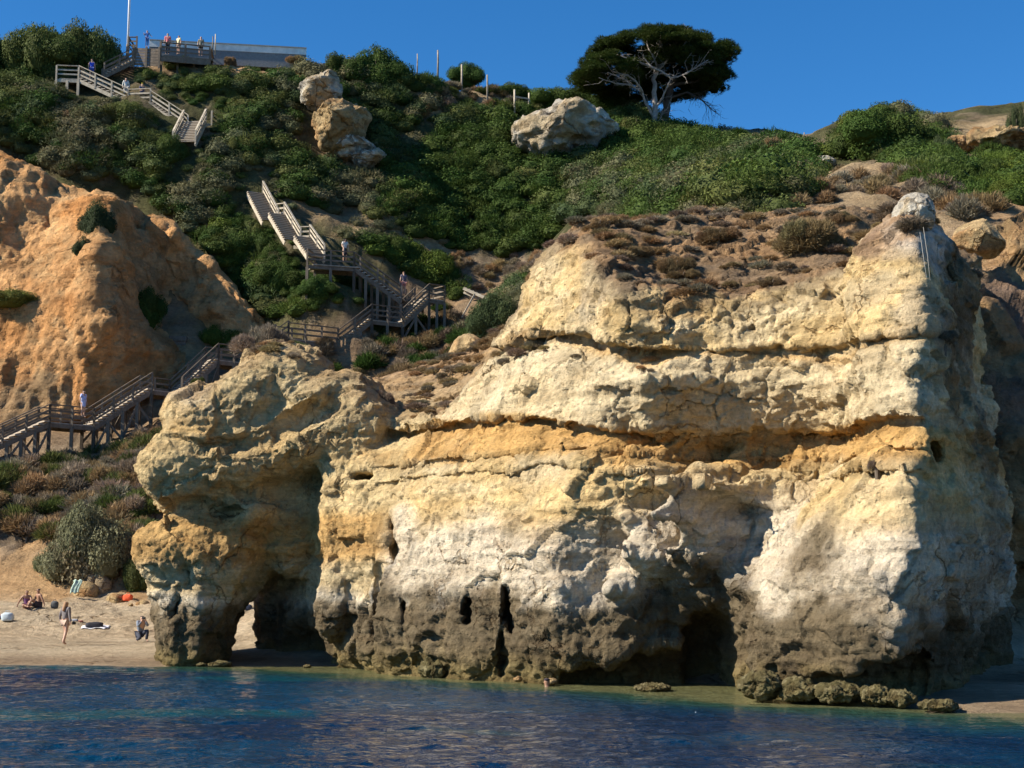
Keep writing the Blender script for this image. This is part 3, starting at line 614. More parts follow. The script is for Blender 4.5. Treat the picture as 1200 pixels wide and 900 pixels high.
CW = L(CW, cv(.001,.052,.068), sstep(.12,.5, fbm(PW*[.16,.3,1],3,455)+.02*(-PW[:,0]-4))*sstep(2,5,dsea)*.8)
mW, nt, p = newmat('sea_water')
nt.links.new(N(nt,'ShaderNodeVertexColor',layer_name='Col').outputs[0], p.inputs['Base Color'])
p.inputs['Roughness'].default_value = .05; p.inputs['IOR'].default_value = 1.33; p.inputs['Specular IOR Level'].default_value = .5
tc = texco(nt); w1 = noise_node(nt, tc, 2.2, 4, .6, (1,1.8,1)); w2 = noise_node(nt, tc, 7, 4, .6, (1,1.6,1))
bump(nt, [(w1,1,.16),(w2,1,.05)], p)
sea = mesh('sea', PW, grid_faces(len(wx), len(wy)), True, mW, CW); tag(sea, kind='structure')
# ================================================================ plants
def inpoly(px, py, poly):
    x = np.array([p[0] for p in poly], float); y = np.array([p[1] for p in poly], float); r = np.zeros(len(px), bool); j = len(x)-1
    for i in range(len(x)):
        c = (y[i] > py) != (y[j] > py)
        r ^= c & (px < (x[j]-x[i])*(py-y[i])/((y[j]-y[i]) or 1e-9)+x[i]); j = i
    return r
def leaf_template(seed, n=900, size=.11, lumps=7, needle=False, core=.80, dense_up=.35):
    "a unit crown: many leaf triangles over a lumpy surface with a rough inner mass"
    r = np.random.default_rng(seed); d = r.normal(size=(n,3)); d[:,2] = np.abs(d[:,2])*(1.0)-dense_up*r.random(n); d /= np.linalg.norm(d,axis=1)[:,None]
    lc = r.normal(size=(lumps,3)); lc[:,2] = np.abs(lc[:,2]); lc /= np.linalg.norm(lc,axis=1)[:,None]
    def rad(d): return .70+.34*np.exp(-((1-(d@lc.T).max(1))*7)) + .10*fbm(d*2.5+seed,3,seed)
    R_ = rad(d)*(1-.22*r.random(n)**2+.10*r.random(n)**3); P = d*R_[:,None]
    nrm = d+r.normal(size=(n,3))*.65; nrm /= np.linalg.norm(nrm,axis=1)[:,None]
    if needle: wdir = d*1.0+np.array([0,0,.5])+r.normal(size=(n,3))*.55; wdir /= np.linalg.norm(wdir,axis=1)[:,None]; nrm = np.cross(wdir, r.normal(size=(n,3))); nrm /= np.linalg.norm(nrm,axis=1)[:,None]
    u = np.cross(nrm, wdir if needle else r.normal(size=(n,3))); u /= np.linalg.norm(u,axis=1)[:,None]; w_ = wdir if needle else np.cross(nrm, u)
    s = size*(.6+.8*r.random(n))[:,None]; a = 2.2 if needle else 1.15; b = .28 if needle else .62
    V = np.stack([P-u*s*.5*b-w_*s*.2, P+u*s*.5*b-w_*s*.2, P+w_*s*a*.7], 1).reshape(-1,3)
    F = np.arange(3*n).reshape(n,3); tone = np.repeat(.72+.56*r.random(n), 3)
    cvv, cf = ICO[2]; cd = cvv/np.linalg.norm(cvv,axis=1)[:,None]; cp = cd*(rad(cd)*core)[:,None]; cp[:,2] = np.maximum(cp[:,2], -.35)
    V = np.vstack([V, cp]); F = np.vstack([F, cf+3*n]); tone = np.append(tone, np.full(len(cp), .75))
    return V, F, tone
TPL = [leaf_template(k, 760, .115, 9) for k in range(7)]+[leaf_template(k+80, 620, .13, 9, True, .62) for k in range(2)]
TPLB = [leaf_template(k+20, 2600, .085, 11) for k in range(4)]
TPLT = [leaf_template(k+40, 900, .30, 9, True, .42) for k in range(3)]      # twiggy, dry
TPLT2 = [leaf_template(k+140, 2600, .15, 12, True, .50) for k in range(3)]
def plants(name, items, mat=M_LEAF, tpl=TPL, seed=1, parent=None):
    "items: (centre, radii, colour, [template index])"
    r = np.random.default_rng(seed); VV = []; FF = []; CC = []; b = 0
    for it in items:
        c, rad, colr = it[:3]; V, F, t = tpl[r.integers(len(tpl))]; a = r.random()*6.28
        Rz = np.array([[math.cos(a),-math.sin(a),0],[math.sin(a),math.cos(a),0],[0,0,1]])
        W_ = (V@Rz.T)*np.array(rad)+np.array(c); VV.append(W_); FF.append(F+b); b += len(W_)
        hue = np.array([1+.22*(r.random()-.5), 1+.1*(r.random()-.5), 1])*(.80+.4*r.random())
        CC.append(np.clip(t[:,None]*(np.array(colr)*hue)[None], .004, .9))
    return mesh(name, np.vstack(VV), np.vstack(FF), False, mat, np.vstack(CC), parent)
gB = cv(.062,.098,.020); gD = cv(.048,.086,.018); gO = cv(.105,.125,.036); gY = cv(.098,.135,.022); gG = cv(.135,.135,.068); gP = cv(.26,.21,.15); gS = cv(.070,.098,.038); gT = cv(.36,.25,.13)
ZONES = [  # polygon in the photograph, density per m2 of ground plan, radius range, palette
 ([(-80,95),(55,92),(110,104),(170,112),(262,92),(300,88),(345,92),(385,70),(440,52),(480,66),(515,92),(505,140),(440,178),(425,150),(360,100),(345,140),(350,185),(425,205),(420,245),(385,250),(352,235),(335,262),(352,300),(330,352),(312,372),(290,352),(250,296),(205,255),(140,216),(110,214),(60,200),(0,172),(-80,165)], .62, (.65,1.5), [gB,gD,gO,gO,gS,gD,gG]),
 ([(-40,96),(60,96),(100,112),(95,140),(-40,140)], .3, (.5,.8), [gT,gO]),
 ([(255,235),(345,288),(362,318),(420,326),(438,352),(330,372),(300,360),(250,292)], .8, (.7,1.25), [gB,gY,gB,gD]),
 ([(420,185),(520,160),(520,130),(590,130),(600,180),(640,185),(720,160),(730,125),(780,150),(860,165),(950,182),(945,215),(880,225),(850,250),(790,262),(720,256),(665,262),(640,290),(590,300),(520,290),(440,258),(412,235)], .60, (.7,1.6), [gB,gB,gD,gO,gB,gS,gG]),
 ([(600,190),(610,120),(660,98),(720,112),(730,150),(640,140)], .5, (.6,1.2), [gB,gO,gD]),
 ([(430,285),(470,288),(530,305),(545,340),(535,352),(500,330),(470,312),(428,292)], .9, (.7,1.3), [gB,gY,gB]),
 ([(400,262),(450,262),(475,280),(440,290),(400,275)], .6, (.6,1.0), [gO,gG]),
 ([(545,392),(560,372),(600,340),(625,318),(615,350),(600,372),(575,398)], .9, (.6,1.2), [gB,gS,gG]),
 ([(960,186),(990,150),(1035,124),(1085,140),(1110,160),(1120,190),(1170,225),(1200,230),(1200,245),(1130,245),(1090,226),(1050,200),(1030,182)], .55, (.55,1.1), [gB,gY,gO,gB,gG]),
 ([(1130,200),(1160,182),(1230,190),(1240,240),(1190,240),(1165,225)], .6, (.6,1.0), [gB,gY]),
 ([(840,240),(870,205),(920,190),(965,200),(945,235),(905,262),(860,265)], .7, (.5,1.0), [gO,gG,gB]),
 ([(700,262),(725,240),(780,225),(845,225),(840,250),(790,266)], .7, (.5,.9), [gO,gB,gG]),
 ([(150,88),(215,76),(262,84),(345,92),(300,110),(180,112)], .7, (.5,.9), [gO,gB,gS]),
]
rgs = np.random.default_rng(11); green = []
NS = 160000; sx = rgs.uniform(-48, 50, NS); sy = rgs.uniform(50, 128, NS); sz = gzs(np.stack([sx,sy],1)); spx, spy = proj(np.stack([sx,sy,sz],1))
AREA = 98*78./NS
e_ = .8; gX = (gzs(np.stack([sx+e_,sy],1))-gzs(np.stack([sx-e_,sy],1)))/(2*e_); gY_ = (gzs(np.stack([sx,sy+e_],1))-gzs(np.stack([sx,sy-e_],1)))/(2*e_); SLP = np.sqrt(1+gX**2+gY_**2)
PATHS = [at(*q) for q in [(215,168,110.5),(222,150,112.5),(240,148,113.5),(200,140,112.8),(165,122,113.4),(120,106,113.9),(92,92,114),(140,80,114.5),
   (360,300,102.5),(345,270,104),(330,250,106),(310,226,108.5),(300,230,109),(415,318,102),(440,340,102.5),(385,318,101.5)]]
for poly, dens, (r0, r1), pal in ZONES:
    m = inpoly(spx, spy, poly)&(rgs.random(NS) < dens*AREA*2.9*SLP)
    idx = np.nonzero(m)[0]; tone = fbm(np.stack([sx[idx]*.16, sy[idx]*.16, sz[idx]*.1],1),3,501)
    for j, i in enumerate(idx):
        r_ = r0+(r1-r0)*rgs.random()**1.4; k = int(np.clip((tone[j]*1.3+.5)*len(pal)+rgs.normal()*1.2, 0, len(pal)-1))
        p = np.array([sx[i], sy[i], sz[i]])
        near_path = min(np.linalg.norm((p-q)*[1,1,.4]) for q in PATHS)
        if near_path < 2.2: r_ = min(r_, .5)
        if near_path < 1.2: continue
        green.append((p+[0,0,r_*.05], (r_, r_, r_*.78), pal[k]))
print('scrub', len(green))
o = plants('hillside_scrub', green, seed=5); tag(o, 'dense green and olive scrub covering the hillside', None, None, 'stuff')
# dry brown scrub
DRYZ = [([(-60,560),(0,550),(60,545),(140,520),(190,505),(200,540),(180,580),(175,640),(150,690),(130,640),(60,640),(-60,610)], .9, (.30,.75), [gT*.9,gP,gT*.7,gO,gP]),
 ([(370,400),(420,400),(520,360),(560,390),(520,450),(460,470),(420,450),(380,430)], .7, (.35,.75), [gP*.7,gT*.6,gD,gT*.8]),
 ([(520,300),(640,300),(630,330),(540,345)], .7, (.25,.5), [gT,gP]),
 ([(400,240),(460,255),(540,290),(480,285),(420,268)], .35, (.2,.4), [gT,gP]),
 ([(800,170),(860,160),(940,180),(900,190)], .5, (.3,.7), [gT*.7,gD]),
 ([(1040,200),(1100,215),(1140,240),(1180,245),(1120,262),(1085,240)], .8, (.3,.6), [gP,gT*.7]),
 ([(860,240),(1000,200),(1060,215),(1000,290),(900,275)], .22, (.15,.45), [gT*.8,gP]),
 ([(510,95),(560,90),(610,125),(560,135),(500,150),(470,190),(440,200),(500,110)], .5, (.25,.6), [gP,gT*.7,gO])]
dry = []
for poly, dens, (r0, r1), pal in DRYZ:
    idx = np.nonzero(inpoly(spx, spy, poly)&(rgs.random(NS) < dens*AREA*2.2*SLP))[0]
    for i in idx:
        r_ = r0+(r1-r0)*rgs.random(); dry.append((np.array([sx[i],sy[i],sz[i]]), (r_*1.15, r_*1.15, r_*1.0), pal[rgs.integers(len(pal))]))
# on the rock tops: find the top vertices of the cliff mesh and the bank
tv = VW[(nr[:,2] > .72)&(VW[:,2] > 7.3)&(n_rock < -1.5)] if 'n_rock' in globals() else VW[(nr[:,2] > .72)&(VW[:,2] > 7.3)]
for i in rgs.choice(len(tv), 620, False):
    p = tv[i]; px_, py_ = proj(p)
    if px_ > 480 or (300 < px_ < 345):
        r_ = rgs.uniform(.05,.25); dry.append((p, (r_*1.5, r_*1.4, r_*.75), [gT*1.0,gP*.95,gT*.8,gP*.75][rgs.integers(4)]))
print('dry', len(dry))
o = plants('dry_scrub', dry, tpl=TPLT, seed=6); tag(o, 'brown dry brush and grass tufts over the slopes and rock tops', None, None, 'stuff')
# ---- bushes one can tell apart:  px, py (foot), D, half width px, height px, colour, kind, label
M_STEM = plain('stem_bark', (.11,.085,.06), .9, .25, 9)
def shrub(px, py, D, rx, ry, colr, label, tpl=TPLB, name='shrub', n=1, seed=0, group=None, onground=True, depth=1., sub=None):
    if D is None: D = snap(px, py, 45)
    elif D > 60 and onground: D = hitD(px, py, D)
    p = at(px, py, D); k = D/FPX; r = np.random.default_rng(abs(seed+int(px)*3+int(py)))
    items = []
    if n == 1: items = [((0,0,0), (rx*k, rx*k*depth, ry*k*1.0), colr)]
    else:
        for i in range(n):
            a = (i+.5)/n*2-1; x = a*rx*k*.66; q = math.sqrt(max(0,1-a*a*.75)); rr = rx*k*(.34+.16*r.random())
            items.append(((x, (r.random()-.5)*rx*k*.7*depth, (.1+.35*r.random())*ry*k*q), (rr, rr*depth, ry*k*(.62+.1*r.random())*q), colr))
        items.append(((0,.1,0), (rx*k*.7, rx*k*.6*depth, ry*k*.8), colr))
    o = plants(name, items, tpl=tpl, seed=abs(seed+int(px))); o.location = tuple(p); tag(o, label, 'shrub', group)
    s = MB()
    for i in range(4):
        a = i*1.6; s.tube([(0,0,-.35),(.12*rx*k*math.cos(a),.12*rx*k*math.sin(a),ry*k*.2),(.4*rx*k*math.cos(a),.4*rx*k*math.sin(a),ry*k*.55)], [.05,.035,.015], 5)
    s.build('stem', M_STEM, o)
    return o
shrub(106,678,76.5,64,82,cv(.17,.155,.085),'big round grey-green bush above the boulders at the back of the beach',n=9)
shrub(60,668,77,26,30,gG*.8,'small grey bush at the left foot of the big round beach bush',n=3)
shrub(160,690,75,22,46,gO*.7,'olive bush hanging between the boulders and the rock arch',n=3)
shrub(112,272,97.2,27,40,gS*.62,'dark bush crowning the orange ridge',n=5,onground=False)
shrub(98,302,96,16,26,gS*.7,'dark bush clinging to the front of the orange ridge below its crown',n=3,onground=False)
shrub(170,375,99.5,28,40,gD,'dark bush in the shaded gully of the orange cliff',n=4,onground=False)
shrub(262,408,100,32,30,gY*.95,'bright green bush at the mouth of the orange gully behind the stair landing',n=5)
shrub(12,356,95.6,44,18,gO*.9+cv(.03,.02,0),'olive mat of brush on the ledge of the orange cliff at the picture edge',n=6,onground=False)
shrub(312,419,51.6,42,36,gP*.95,'twiggy grey bush standing on top of the rock arch',tpl=TPLT2,n=6)
shrub(345,415,51.4,26,16,gO*.95,'low olive tuft on the flat top of the rock arch',tpl=TPLT2,n=3)
shrub(232,452,51.9,11,11,gO*.8,'olive tuft on the sloping left crest of the rock arch',tpl=TPLT2,n=2)
shrub(450,474,49,16,18,gP*.8,'dry twiggy bush in the saddle right of the rock arch',tpl=TPLT2,n=2)
shrub(415,457,50.3,14,12,gP*.8,'dry tuft on the right shoulder of the rock arch',tpl=TPLT2,n=2)
shrub(578,392,78,36,54,gS*.9,'grey-green bush in the notch left of the upper limestone block',n=6)
shrub(805,238,66,32,40,gG*1.15,'round silver-grey bush above the middle of the limestone cliff',n=5)
shrub(905,232,70,52,40,gO*.95,'broad olive bush above the limestone cliff, right of the silver-grey one',n=7)
shrub(900,255,58,26,26,gB,'dark green bush at the edge of the sandy patch above the cliff',n=4)
shrub(950,292,None,44,36,gT*.62+cv(0,.01,0),'brown brushy shrub on the cliff top beside the sandy slope',tpl=TPLT2,n=7)
shrub(842,282,None,30,18,gT*.55,'low brown brush on the cliff top left of the big brown shrub',tpl=TPLT2,n=4)
shrub(703,266,None,16,13,gT*1.0,'pale dry tuft on the upper left edge of the cliff top',tpl=TPLT2,n=2)
shrub(800,328,None,24,14,gT*.5,'dark dry mat hanging over the cliff lip',tpl=TPLT2,n=3)
shrub(1036,180,88,66,54,gB*.95,'domed green bush forming the small peak on the skyline',n=10)
shrub(1102,186,78,22,30,gS,'grey round bush to the right of the domed skyline bush',n=3)
shrub(1190,168,88,16,52,gS*.75,'dark bush cut by the right picture edge on the skyline',n=3)
shrub(1200,236,66,44,38,gY*.9,'bright green bush mass at the right picture edge',n=6)
shrub(1165,206,72,26,20,gB,'green bush below the pale skyline bank at right',n=4)
shrub(546,96,125,26,27,gD*1.1,'dark rounded bush on the skyline beside the wooden posts',n=6)
shrub(604,114,126,28,18,gB*.85,'low dark bush on the skyline between two fence posts',n=5)
shrub(440,100,120.5,46,48,gB*.9,'large dome of green bush on the skyline above the split white outcrop',n=9)
shrub(395,88,119.5,24,26,gB*.9,'green bush on the skyline right of the long low wall',n=4)
shrub(655,128,122,38,30,gB,'green bush growing over the white outcrop',n=6)
shrub(715,128,121,30,26,gB*.9,'green bush between the white outcrop and the pine',n=5)
shrub(745,160,118.5,22,36,gO*.75,'grey-olive bush at the foot of the pine on its left',n=4)
shrub(270,76,118,10,12,gT*.8,'small dry bush in front of the long low wall',tpl=TPLT2,n=2)
shrub(345,72,119,14,8,gT*.8,'low dry tuft at the right end of the long wall',tpl=TPLT2,n=2)
for i,(a,b,D,rx,ry,l) in enumerate([(-30,88,117.5,52,68,'tall hedge shrub cut by the left picture edge on the plateau'),(45,88,117,52,74,'tallest hedge shrub of the plateau left of the flagpole'),(105,86,117,46,66,'hedge shrub of the plateau next to the flagpole')]):
    shrub(a,b,D,rx,ry,gO*.78+cv(0,.012,0),l,name='hedge_shrub',n=10,group='tall hedge shrubs on the plateau')
shrub(1028,548,None,14,10,gP*.8,'dry tuft on the ledge of the right cliff corner',tpl=TPLT2,n=2)
shrub(1106,400,None,20,14,gP*.7,'dry brush on the right shoulder ledge of the cliff',tpl=TPLT2,n=3)
shrub(480,402,102,14,16,gD,'small dark bush under the stairs on the shaded slope',n=2)
shrub(465,500-18,88,16,14,gD,'small dark bush at the bottom of the shaded slope',n=2)
for k_,(x_,y_,rx_,ry_,c_,l_) in enumerate([(792,318,26,20,gT*.55,'grey-brown brush at the middle of the cliff lip'),(905,335,18,12,gT*.5,'dark dry tuft hanging at the cliff lip right of the middle'),(985,262,22,14,gT*.7,'low brown brush where the sandy slope meets the cliff top'),(745,300,26,14,gT*.6,'flat brown brush on the left part of the cliff top')]): shrub(x_,y_,None,rx_,ry_,c_,l_,tpl=TPLT2,n=4)
for k_,(x_,y_,D_,rx_,ry_,c_,l_) in enumerate([(372,345,100.2,26,22,gD*1.1,'dark green bush under the platform of the grey zigzag stairs'),(325,340,102.5,34,40,gB,'dark green rounded bush left of the platform of the grey stairs'),(290,300,104,36,34,gB,'green bush mass between the two railed stairs'),(280,350,102.6,30,36,gD*1.2,'dark green bush above the right end of the orange cliff'),(500,325,106.5,38,34,gY*.9,'bright green rounded bush behind the person on the middle stairs'),(460,300,107,30,24,gB,'green bush right of the person with black hair on the landing')]): shrub(x_,y_,D_,rx_,ry_,c_,l_,n=7)
for x_,y_,D_,rx_,ry_,c_,l_ in [(293,276,103.5,20,24,gO,'olive bush hiding the left edge of the upper railed flight'),(316,300,101.8,20,24,gB,'green bush hiding the left edge of the middle railed flight'),(338,316,100.6,16,16,gB,'small green bush at the left end of the grey stair platform'),(262,182,108.5,22,26,gO,'olive bush right of the wide bleached steps'),(196,186,108.8,30,30,gB,'green bush in front of the foot of the wide bleached steps'),(150,140,111.2,36,24,gO,'olive bush in front of the bleached handrails')]: shrub(x_,y_,D_,rx_,ry_,c_,l_,n=5)
# ---- umbrella pines
M_BARK = plain('pale_pine_bark', (.30,.265,.235), .9, .3, 5, 0, .04); M_BARKD = plain('dark_pine_bark', (.085,.065,.055), .9, .3, 5, 0, .04)
def limb(mb, pts, D, r0, r1, dz=None, n=7):
    P = [Vector(at(x, y, D+(d or 0))) for x, y, d in pts]; m = len(P); Q_ = []
    for i in range(m-1):
        for t in (0,.34,.67): Q_.append(P[i].lerp(P[i+1], t)+Vector((rgs.normal(),rgs.normal(),rgs.normal()))*r0*.25*(i+t > 0))
    Q_.append(P[-1]); k = len(Q_); mb.tube(Q_, [r0+(r1-r0)*i/(k-1) for i in range(k)], n); return Q_
def twigs(mb, pts, n, ln, r, updir=(0,0,1), gen=2):
    for _ in range(n):
        i = rgs.integers(1, len(pts)-1) if len(pts) > 3 else 0; t = rgs.random(); p = pts[i].lerp(pts[i+1], t)
        d = (pts[i+1]-pts[i]).normalized()*.7+Vector(rgs.normal(size=3))*.55+Vector(updir)*.35; d.normalize()
        l_ = ln*(.5+rgs.random()); q = [p, p+d*l_*.5+Vector(rgs.normal(size=3))*.08*l_, p+d*l_+Vector(rgs.normal(size=3))*.12*l_]
        mb.tube(q, [r, r*.65, r*.25], 4)
        if gen > 1: twigs(mb, q+[q[-1]+d*.1], 2, ln*.55, r*.55, updir, gen-1)
DP = 119.
pine = empty('pine_tree', tuple(at(767,150,DP))); inv = -Vector(pine.location)
def crown_pts(n, cx, cy, rx, up, dn, D, rd, seed, front_open=True):
    r = np.random.default_rng(seed); c = at(cx, cy, D); k = D/FPX; out = []
    while len(out) < n:
        d = r.normal(size=3); d /= np.linalg.norm(d)
        if d[2] < -.30: continue
        rr = 1-.16*r.random()
        p = c+d*rr*np.array([rx*k, rd, (up if d[2] > 0 else dn)*k])
        if front_open and d[1] < -.05 and d[2] < .50: continue
        out.append(p)
    return out
def clumps(pts, r0, r1, colr, seed):
    r = np.random.default_rng(seed); return [(p, (a, a, a*.55), colr) for p in pts for a in [r.uniform(r0, r1)]]
gPine = cv(.042,.062,.012)
TPLN = [leaf_template(k+60, 520, .20, 5, True, .5, .7) for k in range(4)]
tr = MB()
main = limb(tr, [(766,152,0),(767,123,0),(768,108,0),(765,93,.3),(770,84,.2)], DP, .24, .15)
br = []
br.append(limb(tr, [(770,84,.2),(780,72,-.5),(788,62,-.5),(794,46,0)], DP, .12, .03))
br.append(limb(tr, [(770,84,.2),(763,79,-1),(749,73,-1.5),(735,68,-2),(722,64,-2)], DP, .11, .03))
br.append(limb(tr, [(766,138,0),(757,121,-.4),(753,108,-.8),(741,101,-1.2),(722,98,-2),(702,91,-2.5)], DP, .12, .025))
br.append(limb(tr, [(753,108,-.8),(745,95,-1.5),(735,88,-2),(718,84,-2.5)], DP, .09, .03))
br.append(limb(tr, [(768,128,0),(774,118,-.4),(781,104,-1),(786,91,-1.3),(800,88,-2)], DP, .10, .04))
br.append(limb(tr, [(786,91,-1.3),(775,84,-1.5),(764,79,-1.8),(756,70,-1.8)], DP, .10, .04))
br.append(limb(tr, [(780,72,-.5),(778,60,-1),(773,52,-1),(775,38,-.5)], DP, .09, .03))
br.append(limb(tr, [(770,84,.2),(768,70,-.6),(760,58,-.8),(757,42,0)], DP, .10, .03))
br.append(limb(tr, [(788,62,-.5),(800,54,-1),(808,44,-.5)], DP, .07, .02))
br.append(limb(tr, [(800,88,-2),(815,80,-2),(830,70,-2)], DP, .06, .02))
br.append(limb(tr, [(741,101,-1.2),(730,92,-2),(712,85,-2.5)], DP, .06, .02))
br.append(limb(tr, [(770,143,0),(775,137,-.3),(776,133,-.3)], DP, .05, .02))
for b_ in br: twigs(tr, b_, 14, .85, .024, (0,-.3,-.05))
tr.V = [tuple(Vector(v)+inv) for v in tr.V]; tr.build('trunk', M_BARK, pine, True)
cp = crown_pts(330, 762, 92, 84, 58, 22, DP+1, 5.2, 3)+crown_pts(60, 712, 92, 36, 26, 18, DP, 3.5, 4, False)+crown_pts(26, 690, 98, 17, 12, 10, DP, 2.2, 5, False)
co = plants('crown', clumps([p-np.array(pine.location) for p in cp], .5, .95, gPine, 8), tpl=TPLN, seed=9, parent=pine)
tag(pine, 'umbrella pine with pale grey bare limbs on the skyline', 'tree')
pine2 = empty('pine_tree', tuple(at(782,152,DP+2.5))); inv = -Vector(pine2.location)
tr = MB(); m2 = limb(tr, [(782,154,0),(779,135,0),(783,116,0),(786,100,0),(800,85,.5)], DP+2.5, .36, .22)
b2 = [limb(tr, [(786,100,0),(815,95,-.5),(842,88,-.5)], DP+2.5, .16, .04), limb(tr, [(783,116,0),(805,108,-.8),(824,118,-1.2),(837,131,-1.2)], DP+2.5, .11, .02),
      limb(tr, [(805,108,-.8),(815,112,-1),(830,121,-1)], DP+2.5, .06, .02), limb(tr, [(800,85,.5),(820,65,0),(845,60,0),(856,64,0)], DP+2.5, .14, .04)]
twigs(tr, b2[1], 26, 1.0, .022, (.3,0,-.6)); twigs(tr, b2[2], 14, .8, .018, (.3,0,-.6)); twigs(tr, b2[0], 20, .9, .022); twigs(tr, b2[3], 12, .8, .022)
tr.V = [tuple(Vector(v)+inv) for v in tr.V]; tr.build('trunk', M_BARKD, pine2, True)
cp = crown_pts(190, 796, 88, 52, 56, 24, DP+3, 4.6, 13, False)+crown_pts(34, 828, 95, 27, 13, 14, DP+2, 2.6, 14, False)+crown_pts(24, 846, 66, 13, 17, 10, DP+2.5, 1.6, 15, False)
plants('crown', clumps([p-np.array(pine2.location) for p in cp], .5, .95, gPine*.85, 18), tpl=TPLN, seed=19, parent=pine2)
tag(pine2, 'umbrella pine with a dark trunk standing right behind the pale one', 'tree')
# ================================================================ wooden stairs
def box_mesh(name, mat):
    mb = MB().box((0,0,0), (1,1,1)); me = bpy.data.meshes.new(name); me.from_pydata(mb.V, [], mb.F); me.materials.append(mat); me.update(); return me
ME_POST = box_mesh('post', M_WOOD); ME_TREAD = box_mesh('tread', M_TREAD); ME_POSTP = box_mesh('post', M_PALE); ME_RAILP = box_mesh('rail', M_PALE)
def unit(name, me, parent, c, d, R=None):
    o = bpy.data.objects.new(name, me); COL.objects.link(o); o.parent = parent
    M = Matrix.Translation(Vector(c)) @ (R.to_4x4() if R is not None else Matrix.Identity(4)) @ Matrix.Diagonal((*d,1)); o.matrix_local = M; return o
def frame(a, b):
    a = Vector(a); b = Vector(b); x = (b-a).normalized(); y = Vector((0,0,1)).cross(x).normalized(); z = x.cross(y); return Matrix((x,y,z)).transposed()
def rail(mb, a, b, pale=False, boards=3):
    a = Vector(a); b = Vector(b); up = Vector((0,0,1))
    mb.bar(a+up*1.02, b+up*1.02, .13, .06)
    for h in ((.68,.34) if boards == 3 else (.55,)): mb.bar(a+up*h, b+up*h, .035, .12)
class Stair:
    def __init__(s, label, origin, pale=False):
        s.root = empty('wooden_staircase', origin); s.o = Vector(origin); tag(s.root, label, 'staircase', 'flights of the wooden cliff stairs'); s.pale = pale
        s.pm = M_PALE if pale else M_WOOD; s.pme = ME_POSTP if pale else ME_POST
    def legs(s, par, pts, w=.18, brace=False):
        for p in pts:
            g = gz(p[0], p[1])-.4
            if p[2]-g > .3: unit('support_post', s.pme, par, Vector((p[0],p[1],(p[2]+g)/2))-s.o, (w,w,p[2]-g))
    def flight(s, a, b, width, side, left=True, right=True, legs=True, cross=True):
        "a,b: near-side edge points (bottom, top) in the world; side: unit vector from near edge to far edge"
        a = Vector(a); b = Vector(b); sv = Vector(side)*width; h = Vector((b.x-a.x, b.y-a.y, 0)); n = max(3, round(abs(b.z-a.z)/.175)); dirv = h.normalized()
        fl = empty('flight'); fl.parent = s.root
        for q in (Vector((0,0,0)), sv): MB().bar(a+q-Vector((0,0,.16))-s.o, b+q-Vector((0,0,.16))-s.o, .06, .28).build('stringer', s.pm, fl)
        R = frame((0,0,0), sv)
        for i in range(n):
            p = a.lerp(b, (i+.5)/n); p.z = a.z+(b.z-a.z)*(i+1)/n
            unit('tread', ME_TREAD, fl, p+sv/2-s.o, (width*1.06, .30, .075), R)
        for on, q in ((left, sv), (right, Vector((0,0,0)))):
            if not on: continue
            mb = MB(); rail(mb, a+q-s.o, b+q-s.o); mb.build('handrail', s.pm, fl)
            k = max(2, round(h.length/1.35)+1)
            for i in range(k):
                p = (a+q).lerp(b+q, i/(k-1)); unit('post', s.pme, fl, p+Vector((0,0,.42))-s.o, (.12,.12,1.2))
        if legs:
            k = max(2, round(h.length/.9)+1); P = []
            for q in (Vector((0,0,0)), sv):
                P += [(a+q).lerp(b+q, i/(k-1))-Vector((0,0,.25)) for i in range(k)]
            s.legs(fl, P)
            if cross:
                mb = MB()
                for q in (Vector((0,0,0)), sv):
                    for i in range(0, k-1):
                        p, r = (a+q).lerp(b+q, i/(k-1)), (a+q).lerp(b+q, (i+1)/(k-1))
                        gp, gr = gz(p.x,p.y), gz(r.x,r.y)
                        if p.z-gp > 1.2 and r.z-gr > 1.2:
                            pa, pb = (Vector((p.x,p.y,p.z-.4)), Vector((r.x,r.y,gr+.3))) if i%2 else (Vector((p.x,p.y,gp+.3)), Vector((r.x,r.y,r.z-.4)))
                            mb.bar(pa-s.o, pb-s.o, .05, .14)
                if mb.V: mb.build('brace', s.pm, fl)
        return fl
    def landing(s, c0, c1, width, side, rails='', legs=True):
        "c0,c1 near edge ends; rails: letters n(ear) f(ar) a (at c0) b (at c1)"
        a = Vector(c0); b = Vector(c1); z = (a.z+b.z)/2; a.z = b.z = z; sv = Vector(side)*width; R = frame(a, b); L_ = (b-a).length
        mb = MB().box((a+b+sv)/2-s.o-Vector((0,0,.03)), (L_, width, .06), R)
        la = mb.build('landing', M_TREAD, s.root)
        for q in (Vector((0,0,0)), sv): MB().bar(a+q-Vector((0,0,.19))-s.o, b+q-Vector((0,0,.19))-s.o, .07, .24).build('beam', s.pm, la)
        E = {'n': (a,b), 'f': (a+sv,b+sv), 'a': (a,a+sv), 'b': (b,b+sv)}
        for ch in rails:
            p, q = E[ch]; mb = MB(); rail(mb, p-s.o, q-s.o); mb.build('handrail', s.pm, la)
            k = max(2, round((q-p).length/1.3)+1)
            for i in range(k): unit('post', s.pme, la, p.lerp(q, i/(k-1))+Vector((0,0,.42))-s.o, (.12,.12,1.2))
        if legs: s.legs(la, [p-Vector((0,0,.2)) for p in (a, b, (a+b)/2, a+sv, b+sv)])
        return la
SIDE = Vector((-.62,.78,0)).normalized()
def A_(px, py, D): return tuple(at(px, py, D))
